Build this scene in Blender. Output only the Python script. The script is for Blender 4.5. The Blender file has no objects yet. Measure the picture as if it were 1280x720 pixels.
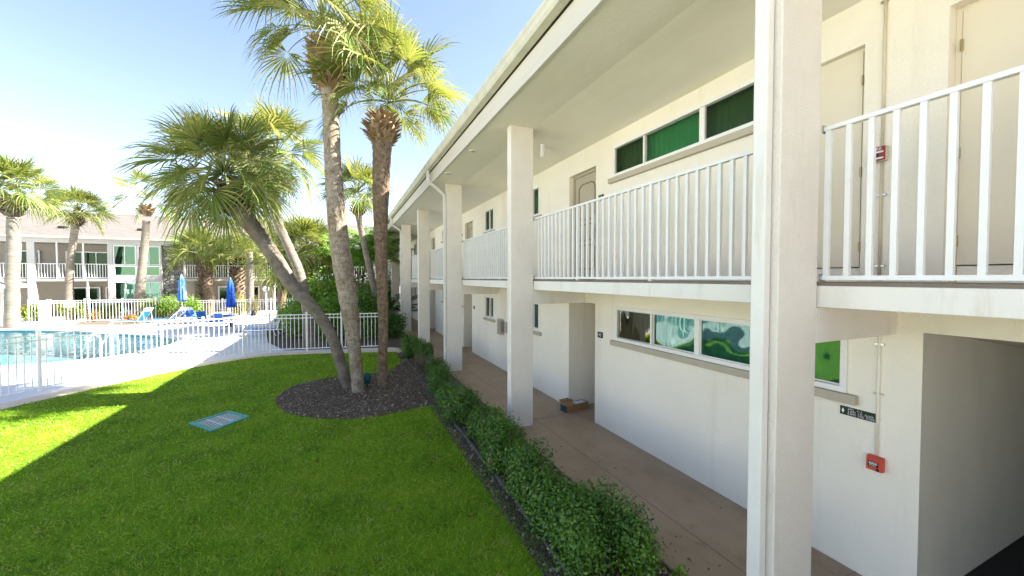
import bpy, bmesh, math, random
import numpy as np
from mathutils import Vector, Matrix
random.seed(7); RNG = np.random.default_rng(11)
R = math.radians; PI = math.pi
scene = bpy.context.scene
C = scene.collection

# ------------------------------------------------------------------ camera
CAM_H = 2.8; FPX = 485.0
YAW = math.atan(211 / 485.0); PITCH = math.atan(12.5 / 485.0)
cam = bpy.data.cameras.new("camera"); camo = bpy.data.objects.new("camera", cam); C.objects.link(camo)
cam.sensor_width = 36; cam.lens = 36 * FPX / 1280; cam.clip_start = 0.05; cam.clip_end = 2000
camo.location = (0, 0, CAM_H); camo.rotation_euler = (PI / 2 - PITCH, 0, -YAW)
scene.camera = camo
FW = Vector((math.sin(YAW) * math.cos(PITCH), math.cos(YAW) * math.cos(PITCH), -math.sin(PITCH)))
RT = Vector((math.cos(YAW), -math.sin(YAW), 0)); UP = RT.cross(FW)

def at(px, py, depth):
    """world point seen at a photo pixel, at a given distance along the view axis"""
    d = FW + RT * ((px - 640) / FPX) + UP * ((360 - py) / FPX)
    return Vector((0, 0, CAM_H)) + d * depth

# ------------------------------------------------------------------ materials
def lin(c): return (c[0], c[1], c[2], 1.0)

def nodes_of(name):
    m = bpy.data.materials.new(name); m.use_nodes = True
    nt = m.node_tree; nt.nodes.clear()
    out = nt.nodes.new('ShaderNodeOutputMaterial')
    return m, nt, out

def N(nt, t, **kw):
    n = nt.nodes.new(t)
    for k, v in kw.items():
        if k in n.inputs.keys() if hasattr(n.inputs, 'keys') else False: n.inputs[k].default_value = v
        else: setattr(n, k, v)
    return n

def ramp(nt, fac, stops):
    r = nt.nodes.new('ShaderNodeValToRGB')
    el = r.color_ramp.elements
    while len(el) < len(stops): el.new(0.5)
    for e, (p, c) in zip(el, stops): e.position = p; e.color = lin(c)
    nt.links.new(fac, r.inputs['Fac'])
    return r.outputs['Color']

def noise(nt, scale, detail=4, rough=0.55, coord='Object', stretch=None):
    tc = nt.nodes.new('ShaderNodeTexCoord'); src = tc.outputs[coord]
    if stretch:
        mp = nt.nodes.new('ShaderNodeMapping'); mp.inputs['Scale'].default_value = stretch
        nt.links.new(src, mp.inputs['Vector']); src = mp.outputs['Vector']
    n = nt.nodes.new('ShaderNodeTexNoise'); n.inputs['Scale'].default_value = scale
    n.inputs['Detail'].default_value = detail; n.inputs['Roughness'].default_value = rough
    nt.links.new(src, n.inputs['Vector'])
    return n.outputs['Fac']

def mat(name, stops, scale=6, rough=0.7, bump=0.0, bscale=60, spec=0.4, metal=0.0, detail=5, stretch=None, bstretch=None, dist=0.01, wear=None):
    """principled surface whose base colour wanders between colour stops"""
    m, nt, out = nodes_of(name)
    p = nt.nodes.new('ShaderNodeBsdfPrincipled')
    if len(stops) == 3 and not hasattr(stops[0], '__len__'):
        c = stops; stops = [(0.3, tuple(x * 0.9 for x in c)), (0.7, tuple(min(1, x * 1.07) for x in c))]
    col = ramp(nt, noise(nt, scale, detail, 0.6, stretch=stretch), stops)
    for wsc, wst, lo, hi, wcol in (wear or ()):   # weathering: streaks, stains, speckle
        mk = ramp(nt, noise(nt, wsc, 7, 0.68, stretch=wst), [(lo, wcol), (hi, (1, 1, 1))])
        mm = nt.nodes.new('ShaderNodeMix'); mm.data_type = 'RGBA'; mm.blend_type = 'MULTIPLY'; mm.inputs[0].default_value = 1.0
        nt.links.new(col, mm.inputs[6]); nt.links.new(mk, mm.inputs[7]); col = mm.outputs[2]
    nt.links.new(col, p.inputs['Base Color'])
    p.inputs['Roughness'].default_value = rough; p.inputs['Metallic'].default_value = metal
    p.inputs['Specular IOR Level'].default_value = spec
    if bump:
        b = nt.nodes.new('ShaderNodeBump'); b.inputs['Strength'].default_value = bump; b.inputs['Distance'].default_value = dist
        nt.links.new(noise(nt, bscale, 6, 0.65, stretch=bstretch), b.inputs['Height']); nt.links.new(b.outputs['Normal'], p.inputs['Normal'])
    nt.links.new(p.outputs[0], out.inputs[0])
    return m

def leaf_mat(name, stops, rough=0.45, trans=0.3, tcol=(0.25, 0.32, 0.04), nscale=1.2, spec=0.35):
    m, nt, out = nodes_of(name)
    g = nt.nodes.new('ShaderNodeNewGeometry')
    mx = nt.nodes.new('ShaderNodeMath'); mx.operation = 'MULTIPLY_ADD'
    nt.links.new(noise(nt, nscale, 3), mx.inputs[0]); mx.inputs[1].default_value = 0.9
    sc = nt.nodes.new('ShaderNodeMath'); sc.operation = 'MULTIPLY_ADD'
    nt.links.new(g.outputs['Random Per Island'], sc.inputs[0]); sc.inputs[1].default_value = 0.55; sc.inputs[2].default_value = -0.22
    nt.links.new(sc.outputs[0], mx.inputs[2])
    col = ramp(nt, mx.outputs[0], stops)
    p = nt.nodes.new('ShaderNodeBsdfPrincipled'); p.inputs['Roughness'].default_value = rough
    p.inputs['Specular IOR Level'].default_value = spec
    nt.links.new(col, p.inputs['Base Color'])
    t = nt.nodes.new('ShaderNodeBsdfTranslucent')
    mc = nt.nodes.new('ShaderNodeMix'); mc.data_type = 'RGBA'; mc.inputs[0].default_value = 0.6
    nt.links.new(col, mc.inputs[6]); mc.inputs[7].default_value = lin(tcol); nt.links.new(mc.outputs[2], t.inputs['Color'])
    ms = nt.nodes.new('ShaderNodeMixShader'); ms.inputs[0].default_value = trans
    nt.links.new(p.outputs[0], ms.inputs[1]); nt.links.new(t.outputs[0], ms.inputs[2]); nt.links.new(ms.outputs[0], out.inputs[0])
    return m

def glass_mat(name, tint, refl=0.12, rough=0.02, wave=0.0, wscale=3.0, stretch=(1, 1, 1), gcol=(1, 1, 1)):
    """tinted pane: see-through tint plus mirror reflection, optionally wavy"""
    m, nt, out = nodes_of(name)
    t = nt.nodes.new('ShaderNodeBsdfTransparent'); t.inputs['Color'].default_value = lin(tint)
    g = nt.nodes.new('ShaderNodeBsdfGlossy'); g.inputs['Roughness'].default_value = rough; g.inputs['Color'].default_value = lin(gcol)
    fc = nt.nodes.new('ShaderNodeLayerWeight'); fc.inputs['Blend'].default_value = 0.5
    lw = nt.nodes.new('ShaderNodeMath'); lw.operation = 'POWER'; lw.inputs[1].default_value = 4.5; nt.links.new(fc.outputs['Facing'], lw.inputs[0])
    k5 = nt.nodes.new('ShaderNodeMath'); k5.operation = 'MULTIPLY_ADD'; k5.inputs[1].default_value = 0.9; k5.inputs[2].default_value = 0.04; nt.links.new(lw.outputs[0], k5.inputs[0]); lw = k5
    a = nt.nodes.new('ShaderNodeMath'); a.operation = 'ADD'; a.use_clamp = True; a.inputs[1].default_value = refl
    nt.links.new(lw.outputs[0], a.inputs[0])
    if wave:
        b = nt.nodes.new('ShaderNodeBump'); b.inputs['Strength'].default_value = 1.0; b.inputs['Distance'].default_value = wave
        nt.links.new(noise(nt, wscale, 1.0, 0.4, stretch=stretch), b.inputs['Height'])
        nt.links.new(b.outputs[0], g.inputs['Normal'])
    ms = nt.nodes.new('ShaderNodeMixShader'); nt.links.new(a.outputs[0], ms.inputs[0])
    nt.links.new(t.outputs[0], ms.inputs[1]); nt.links.new(g.outputs[0], ms.inputs[2]); nt.links.new(ms.outputs[0], out.inputs[0])
    return m

M = {}
M['stucco'] = mat('stucco', [(0.3, (0.83, 0.775, 0.665)), (0.55, (0.86, 0.805, 0.70)), (0.8, (0.88, 0.825, 0.725))], 1.3, 0.85, 0.6, 60, 0.25, dist=0.012, wear=[(2.2, (1, 1.2, 0.10), 0.30, 0.44, (0.93, 0.915, 0.89)), (16, None, 0.26, 0.36, (0.94, 0.925, 0.90))])
M['pillar'] = mat('pillar_stucco', [(0.25, (0.77, 0.71, 0.635)), (0.55, (0.82, 0.765, 0.69)), (0.8, (0.85, 0.80, 0.73))], 2.2, 0.85, 0.9, 70, 0.25, dist=0.013, wear=[(3, (1, 1, 0.14), 0.30, 0.44, (0.90, 0.885, 0.86)), (24, None, 0.27, 0.36, (0.90, 0.88, 0.85))])
M['soffit'] = mat('soffit_plaster', [(0.3, (0.80, 0.75, 0.66)), (0.7, (0.85, 0.80, 0.71))], 0.9, 0.85, 0.3, 30, 0.2, wear=[(0.8, (1, 0.35, 1), 0.34, 0.5, (0.94, 0.93, 0.90))])
M['fascia'] = mat('fascia_paint', [(0.25, (0.56, 0.52, 0.46)), (0.7, (0.63, 0.585, 0.52))], 3, 0.7, 0.1, 40, stretch=(1, 0.2, 4))
M['slab'] = mat('slab_paint', [(0.2, (0.70, 0.665, 0.60)), (0.45, (0.78, 0.75, 0.69)), (0.8, (0.81, 0.78, 0.72))], 4, 0.75, 0.4, 60, stretch=(1, 1, 0.4), dist=0.006, wear=[(9, (1, 1, 0.12), 0.30, 0.42, (0.90, 0.875, 0.84)), (30, None, 0.25, 0.33, (0.88, 0.86, 0.82))])
M['gutter'] = mat('gutter_enamel', [(0.2, (0.42, 0.42, 0.30)), (0.5, (0.60, 0.57, 0.47)), (0.8, (0.66, 0.62, 0.52))], 2.2, 0.4, 0.05, 20, stretch=(1, 1, 1))
M['spout'] = mat('downspout_enamel', [(0.2, (0.72, 0.695, 0.64)), (0.7, (0.80, 0.78, 0.73))], 3, 0.5, 0.1, 20, wear=[(5, (1, 1, 0.15), 0.28, 0.40, (0.86, 0.83, 0.78))])
M['white'] = mat('white_metal', [(0.2, (0.74, 0.735, 0.72)), (0.7, (0.83, 0.83, 0.82))], 5, 0.45, 0.15, 60, wear=[(14, None, 0.24, 0.32, (0.80, 0.74, 0.66))])
M['vinyl'] = mat('white_vinyl', [(0.2, (0.74, 0.73, 0.70)), (0.7, (0.82, 0.81, 0.79))], 5, 0.45)
M['door'] = mat('door_paint', [(0.2, (0.40, 0.35, 0.265)), (0.7, (0.445, 0.395, 0.305))], 3, 0.5, 0.06, 50)
M['plain_door'] = mat('plain_door_paint', [(0.2, (0.68, 0.61, 0.475)), (0.7, (0.73, 0.66, 0.525))], 2, 0.5, 0.06, 50)
M['mould'] = mat('moulding_paint', (0.20, 0.16, 0.105), 5, 0.5)
M['sill'] = mat('sill_paint', [(0.2, (0.42, 0.37, 0.29)), (0.7, (0.475, 0.425, 0.335))], 8, 0.7, 0.15, 60)
M['coat'] = mat('walkway_coating', [(0.2, (0.16, 0.125, 0.095)), (0.6, (0.20, 0.16, 0.125))], 5, 0.6, 0.2, 50)
M['floor'] = mat('walkway_paint', [(0.15, (0.29, 0.20, 0.13)), (0.5, (0.35, 0.25, 0.165)), (0.85, (0.39, 0.285, 0.195))], 1.6, 0.5, 0.2, 45, 0.4, detail=8, wear=[(1.1, (1, 0.5, 1), 0.32, 0.5, (0.80, 0.77, 0.73)), (5.5, None, 0.30, 0.40, (0.78, 0.74, 0.70)), (26, None, 0.24, 0.30, (0.62, 0.58, 0.54))])
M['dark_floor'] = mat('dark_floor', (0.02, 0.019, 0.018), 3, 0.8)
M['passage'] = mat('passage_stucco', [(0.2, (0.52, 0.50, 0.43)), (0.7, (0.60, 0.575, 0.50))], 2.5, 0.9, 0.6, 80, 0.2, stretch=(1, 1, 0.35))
M['brass'] = mat('aged_brass', (0.42, 0.32, 0.16), 5, 0.35, metal=0.8)
M['steel'] = mat('steel', (0.5, 0.5, 0.5), 5, 0.3, metal=0.9)
M['black'] = mat('black_plastic', (0.015, 0.016, 0.016), 5, 0.5)
M['sign_green'] = mat('sign_green', (0.008, 0.022, 0.014), 5, 0.5)
M['red'] = mat('red_enamel', [(0.2, (0.50, 0.055, 0.03)), (0.7, (0.60, 0.08, 0.045))], 5, 0.4)
M['dark_red'] = mat('dark_red_enamel', (0.28, 0.025, 0.025), 5, 0.4)
M['cream_box'] = mat('cream_box', (0.62, 0.54, 0.40), 5, 0.6)
M['card'] = mat('cardboard', [(0.2, (0.26, 0.15, 0.065)), (0.7, (0.33, 0.195, 0.085))], 6, 0.8)
M['tape'] = mat('parcel_tape', (0.62, 0.64, 0.72), 5, 0.3)
M['navy'] = mat('navy_print', (0.03, 0.06, 0.09), 5, 0.4)
M['grass'] = leaf_mat('grass_blades', [(0.10, (0.09, 0.20, 0.008)), (0.36, (0.155, 0.29, 0.010)), (0.6, (0.23, 0.34, 0.016)), (0.82, (0.36, 0.40, 0.05))], 0.6, 0.4, (0.26, 0.42, 0.02), 0.8, 0.2)
def grass_mat():
    m = leaf_mat('grass_blades', [(0.16, (0.05, 0.15, 0.010)), (0.36, (0.15, 0.35, 0.012)), (0.54, (0.25, 0.48, 0.018)), (0.72, (0.40, 0.51, 0.04)), (0.88, (0.50, 0.42, 0.17))], 0.5, 0.42, (0.32, 0.44, 0.02), 1.7, 0.3)
    nt = m.node_tree; old = [n for n in nt.nodes if n.type == 'TEX_NOISE'][0]; old.inputs['Detail'].default_value = 10; old.inputs['Roughness'].default_value = 0.8
    for q in nt.nodes:
        if q.type == 'MATH' and abs(q.inputs[1].default_value - .9) < 1e-3: q.inputs[1].default_value = 1.25
        elif q.type == 'MATH': q.inputs[1].default_value = 0.6; q.inputs[2].default_value = -0.40
    return m
M['grass'] = grass_mat()
M['lawn'] = mat('lawn_soil', [(0.25, (0.075, 0.13, 0.012)), (0.5, (0.14, 0.26, 0.012)), (0.75, (0.24, 0.34, 0.02))], 1.1, 0.95, 0.9, 40, 0.1, detail=10, dist=0.03, wear=[(4.5, None, 0.30, 0.46, (0.62, 0.42, 0.5)), (14, None, 0.30, 0.45, (0.6, 0.45, 0.5))])
M['ground'] = mat('far_ground', [(0.3, (0.50, 0.47, 0.42)), (0.7, (0.58, 0.55, 0.50))], 0.4, 0.95, 0.3, 10, 0.1)  # unseen stretches made pale to bounce sunlight into the shade
M['mulch'] = mat('mulch_soil', [(0.25, (0.055, 0.04, 0.03)), (0.5, (0.13, 0.10, 0.077)), (0.75, (0.21, 0.17, 0.13))], 22, 0.95, 1.0, 45, 0.15, detail=8, dist=0.03)
M['chip'] = leaf_mat('mulch_chips', [(0.1, (0.06, 0.042, 0.03)), (0.45, (0.17, 0.128, 0.093)), (0.7, (0.32, 0.25, 0.19)), (0.9, (0.68, 0.61, 0.52))], 0.85, 0.0, (0.1, 0.1, 0.1), 30, 0.1)
M['path'] = mat('path_concrete', [(0.2, (0.54, 0.43, 0.32)), (0.55, (0.64, 0.52, 0.40)), (0.85, (0.69, 0.575, 0.455))], 2.5, 0.85, 0.3, 80, 0.2, detail=8)
M['deck'] = mat('pool_deck_coating', [(0.2, (0.58, 0.575, 0.57)), (0.6, (0.67, 0.665, 0.66))], 1.5, 0.75, 0.2, 60, 0.25, detail=8)
M['edge'] = mat('edging_strip', [(0.3, (0.07, 0.065, 0.06)), (0.7, (0.17, 0.155, 0.14))], 9, 0.9, 0.6, 40, 0.2)
M['plaster'] = mat('pool_plaster', [(0.3, (0.13, 0.40, 0.45)), (0.7, (0.20, 0.48, 0.52))], 1.2, 0.7)
M['tile'] = mat('waterline_tile', [(0.35, (0.05, 0.12, 0.17)), (0.65, (0.12, 0.21, 0.26))], 14, 0.2, 0.1, 30, 0.5, detail=1)
M['coping'] = mat('coping_concrete', [(0.3, (0.46, 0.46, 0.47)), (0.7, (0.60, 0.60, 0.60))], 6, 0.7)
M['blue'] = mat('blue_canvas', [(0.2, (0.012, 0.075, 0.42)), (0.7, (0.02, 0.12, 0.58))], 6, 0.6, 0.3, 14, 0.3, dist=0.04)
M['pale_blue'] = mat('pale_blue_canvas', [(0.45, (0.03, 0.14, 0.56)), (0.62, (0.25, 0.38, 0.68))], 4.5, 0.6, 0.3, 14, 0.3, stretch=(1, 1, 0.35), dist=0.04)
M['sling'] = mat('blue_sling', [(0.2, (0.015, 0.12, 0.45)), (0.7, (0.025, 0.19, 0.60))], 30, 0.55)
M['shingle'] = None
M['teal'] = mat('teal_paint', [(0.3, (0.05, 0.28, 0.215)), (0.7, (0.085, 0.37, 0.29))], 8, 0.6)
M['teal_dark'] = mat('dark_teal_plastic', (0.01, 0.085, 0.085), 8, 0.5)
M['grate'] = mat('grate_metal', [(0.3, (0.50, 0.58, 0.55)), (0.7, (0.64, 0.70, 0.67))], 8, 0.6)
M['pipe'] = mat('clay_pipe', (0.52, 0.34, 0.25), 6, 0.8)
M['globe'] = mat('globe_acrylic', (0.80, 0.80, 0.80), 5, 0.25)
M['shed'] = mat('pool_house_paint', (0.74, 0.74, 0.73), 2, 0.7, 0.2, 60)
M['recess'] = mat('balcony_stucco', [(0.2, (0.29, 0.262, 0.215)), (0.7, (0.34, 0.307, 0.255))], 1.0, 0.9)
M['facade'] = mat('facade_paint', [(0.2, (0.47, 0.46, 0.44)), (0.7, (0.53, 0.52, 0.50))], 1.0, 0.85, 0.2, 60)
M['blind'] = mat('vertical_blind', [(0.2, (0.58, 0.62, 0.55)), (0.7, (0.66, 0.70, 0.62))], 3, 0.7)
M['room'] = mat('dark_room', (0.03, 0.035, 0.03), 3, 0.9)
M['glass_dark'] = glass_mat('screened_glass', (0.455, 0.545, 0.43), 0.0, 0.25, gcol=(0.35, 0.4, 0.35))
M['glass_green'] = glass_mat('green_film_glass', (0.47, 0.70, 0.56), 0.0, 0.05, gcol=(0.5, 0.7, 0.5))
M['glass_wavy'] = glass_mat('wavy_green_glass', (0.42, 0.66, 0.60), 0.10, 0.02, 0.03, 2.0, (1, 1, 0.7), (0.46, 0.60, 0.60))
M['glass_wavy_dark'] = glass_mat('wavy_dark_glass', (0.36, 0.40, 0.30), 0.14, 0.03, 0.04, 2.2, (1, 1, 0.35), (0.75, 0.72, 0.62))
M['glass_far'] = glass_mat('far_green_glass', (0.20, 0.55, 0.42), 0.13, 0.02, 0.01, 1.2, (1, 1, 1), (0.6, 1.0, 0.85))
M['glass_door'] = glass_mat('dark_door_glass', (0.28, 0.42, 0.34), 0.03, 0.03, 0.0, 1.0, (1, 1, 1), (0.5, 0.75, 0.65))
M['glass_teal'] = glass_mat('teal_spandrel_glass', (0.16, 0.62, 0.50), 0.15, 0.03, 0.0, 1.0, (1, 1, 1), (0.6, 1.0, 0.9))
M['water'] = glass_mat('pool_water', (0.52, 0.90, 0.91), 0.0, 0.01, 0.03, 3.2, (1, 1, 1), (0.8, 0.95, 1.0))
# palms and shrubs
M['palm_leaf'] = leaf_mat('palm_leaf', [(0.1, (0.035, 0.10, 0.022)), (0.32, (0.09, 0.165, 0.032)), (0.54, (0.19, 0.225, 0.055)), (0.82, (0.36, 0.33, 0.14))], 0.5, 0.34, (0.33, 0.33, 0.04), 1.0, 0.22)
M['palm_stalk'] = mat('palm_stalk', (0.15, 0.18, 0.04), 6, 0.5)
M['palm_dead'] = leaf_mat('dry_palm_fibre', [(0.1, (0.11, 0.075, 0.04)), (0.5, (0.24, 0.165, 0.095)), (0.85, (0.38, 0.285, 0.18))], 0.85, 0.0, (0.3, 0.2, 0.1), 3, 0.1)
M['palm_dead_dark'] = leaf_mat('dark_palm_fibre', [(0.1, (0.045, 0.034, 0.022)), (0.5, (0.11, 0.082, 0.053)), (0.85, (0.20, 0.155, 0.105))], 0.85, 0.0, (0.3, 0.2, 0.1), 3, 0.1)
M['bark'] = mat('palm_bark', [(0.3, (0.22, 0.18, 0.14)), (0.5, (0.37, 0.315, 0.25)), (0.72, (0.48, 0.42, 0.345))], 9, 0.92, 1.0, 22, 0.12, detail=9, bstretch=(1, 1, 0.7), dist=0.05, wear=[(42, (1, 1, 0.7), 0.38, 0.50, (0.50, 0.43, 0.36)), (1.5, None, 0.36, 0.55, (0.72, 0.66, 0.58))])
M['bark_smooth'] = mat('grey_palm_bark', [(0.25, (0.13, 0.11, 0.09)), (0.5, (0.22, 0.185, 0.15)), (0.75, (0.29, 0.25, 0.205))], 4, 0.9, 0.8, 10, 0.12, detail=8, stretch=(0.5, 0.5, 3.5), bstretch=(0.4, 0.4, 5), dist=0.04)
M['bark_grey'] = mat('shaded_grey_bark', [(0.25, (0.13, 0.11, 0.088)), (0.5, (0.21, 0.178, 0.145)), (0.75, (0.29, 0.25, 0.205))], 6, 0.93, 1.0, 24, 0.12, detail=9, bstretch=(1, 1, 0.8), dist=0.04, wear=[(1.6, (1, 1, 1), 0.36, 0.52, (0.70, 0.67, 0.63)), (34, None, 0.36, 0.46, (0.6, 0.55, 0.5))])  # the leaning trunk's shade is put into this darker grey
M['bark_dark'] = mat('rough_palm_bark', [(0.3, (0.14, 0.10, 0.07)), (0.5, (0.24, 0.175, 0.12)), (0.72, (0.34, 0.265, 0.195))], 10, 0.95, 1.0, 18, 0.1, detail=9, bstretch=(1, 1, 0.8), dist=0.06, wear=[(38, (1, 1, 0.8), 0.38, 0.5, (0.42, 0.36, 0.30))])
M['shrub'] = leaf_mat('hedge_leaf', [(0.08, (0.03, 0.09, 0.010)), (0.45, (0.075, 0.19, 0.016)), (0.72, (0.13, 0.27, 0.024)), (0.95, (0.26, 0.34, 0.04))], 0.42, 0.22, (0.12, 0.22, 0.03), 2.5, 0.5)
M['shrub_lime'] = leaf_mat('lime_leaf', [(0.1, (0.07, 0.18, 0.012)), (0.5, (0.16, 0.31, 0.02)), (0.85, (0.30, 0.42, 0.045))], 0.4, 0.3, (0.3, 0.42, 0.04), 1.5, 0.4)
M['shrub_mid'] = leaf_mat('mid_leaf', [(0.1, (0.055, 0.17, 0.012)), (0.5, (0.12, 0.30, 0.02)), (0.85, (0.21, 0.38, 0.035))], 0.38, 0.28, (0.2, 0.34, 0.04), 1.5, 0.45)
M['shrub_dark'] = leaf_mat('dark_leaf', [(0.1, (0.025, 0.075, 0.010)), (0.5, (0.055, 0.145, 0.018)), (0.85, (0.10, 0.20, 0.025))], 0.36, 0.2, (0.1, 0.2, 0.03), 1.5, 0.45)
M['shrub_yellow'] = leaf_mat('yellow_leaf', [(0.1, (0.10, 0.14, 0.012)), (0.5, (0.24, 0.26, 0.025)), (0.85, (0.38, 0.36, 0.05))], 0.45, 0.3, (0.4, 0.4, 0.05), 1.5, 0.3)
M['croton'] = leaf_mat('croton_leaf', [(0.1, (0.22, 0.07, 0.02)), (0.5, (0.42, 0.21, 0.05)), (0.85, (0.50, 0.36, 0.11))], 0.45, 0.25, (0.5, 0.3, 0.06), 3, 0.3)
M['dry'] = leaf_mat('dry_twig', [(0.1, (0.09, 0.07, 0.045)), (0.6, (0.19, 0.155, 0.11)), (0.9, (0.28, 0.24, 0.18))], 0.85, 0.0, (0.2, 0.15, 0.1), 3, 0.1)
M['twig'] = mat('twig_bark', (0.10, 0.075, 0.05), 12, 0.9)

def shingle_mat():
    m, nt, out = nodes_of('roof_shingles')
    tc = nt.nodes.new('ShaderNodeTexCoord'); mp = nt.nodes.new('ShaderNodeMapping')
    nt.links.new(tc.outputs['Object'], mp.inputs['Vector'])
    br = nt.nodes.new('ShaderNodeTexBrick'); nt.links.new(mp.outputs[0], br.inputs['Vector'])
    br.inputs['Scale'].default_value = 1.0; br.inputs['Brick Width'].default_value = 0.33; br.inputs['Row Height'].default_value = 0.2
    br.inputs['Mortar Size'].default_value = 0.006; br.inputs['Mortar Smooth'].default_value = 0.3
    br.inputs['Color1'].default_value = lin((0.115, 0.101, 0.09)); br.inputs['Color2'].default_value = lin((0.15, 0.131, 0.118)); br.inputs['Mortar'].default_value = lin((0.095, 0.078, 0.07))
    p = nt.nodes.new('ShaderNodeBsdfPrincipled'); p.inputs['Roughness'].default_value = 0.9
    mx = nt.nodes.new('ShaderNodeMix'); mx.data_type = 'RGBA'; mx.blend_type = 'MULTIPLY'; mx.inputs[0].default_value = 0.5
    nt.links.new(br.outputs['Color'], mx.inputs[6]); nt.links.new(ramp(nt, noise(nt, 2.5, 8), [(0.3, (0.75, 0.75, 0.75)), (0.7, (1, 1, 1))]), mx.inputs[7])
    nt.links.new(mx.outputs[2], p.inputs['Base Color']); nt.links.new(p.outputs[0], out.inputs[0])
    return m
M['shingle'] = shingle_mat()

def stone_mat():
    m, nt, out = nodes_of('rubble_stone')
    tc = nt.nodes.new('ShaderNodeTexCoord'); mp = nt.nodes.new('ShaderNodeMapping'); mp.inputs['Scale'].default_value = (1, 1, 1.25)
    nt.links.new(tc.outputs['Object'], mp.inputs['Vector'])
    v = nt.nodes.new('ShaderNodeTexVoronoi'); v.inputs['Scale'].default_value = 3.2; nt.links.new(mp.outputs[0], v.inputs['Vector'])
    e = nt.nodes.new('ShaderNodeTexVoronoi'); e.feature = 'DISTANCE_TO_EDGE'; e.inputs['Scale'].default_value = 3.2; nt.links.new(mp.outputs[0], e.inputs['Vector'])
    sx = nt.nodes.new('ShaderNodeSeparateColor'); nt.links.new(v.outputs['Color'], sx.inputs[0])
    c = ramp(nt, sx.outputs[0], [(0.1, (0.10, 0.10, 0.095)), (0.45, (0.20, 0.20, 0.19)), (0.7, (0.26, 0.22, 0.17)), (0.95, (0.40, 0.37, 0.32))])
    k = ramp(nt, e.outputs['Distance'], [(0.02, (0.05, 0.045, 0.04)), (0.07, (1, 1, 1))])
    mx = nt.nodes.new('ShaderNodeMix'); mx.data_type = 'RGBA'; mx.blend_type = 'MULTIPLY'; mx.inputs[0].default_value = 1.0
    nt.links.new(c, mx.inputs[6]); nt.links.new(k, mx.inputs[7])
    p = nt.nodes.new('ShaderNodeBsdfPrincipled'); p.inputs['Roughness'].default_value = 0.9
    b = nt.nodes.new('ShaderNodeBump'); b.inputs['Distance'].default_value = 0.06; nt.links.new(e.outputs['Distance'], b.inputs['Height'])
    nt.links.new(b.outputs[0], p.inputs['Normal']); nt.links.new(mx.outputs[2], p.inputs['Base Color']); nt.links.new(p.outputs[0], out.inputs[0])
    return m
M['stone'] = stone_mat()

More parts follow.
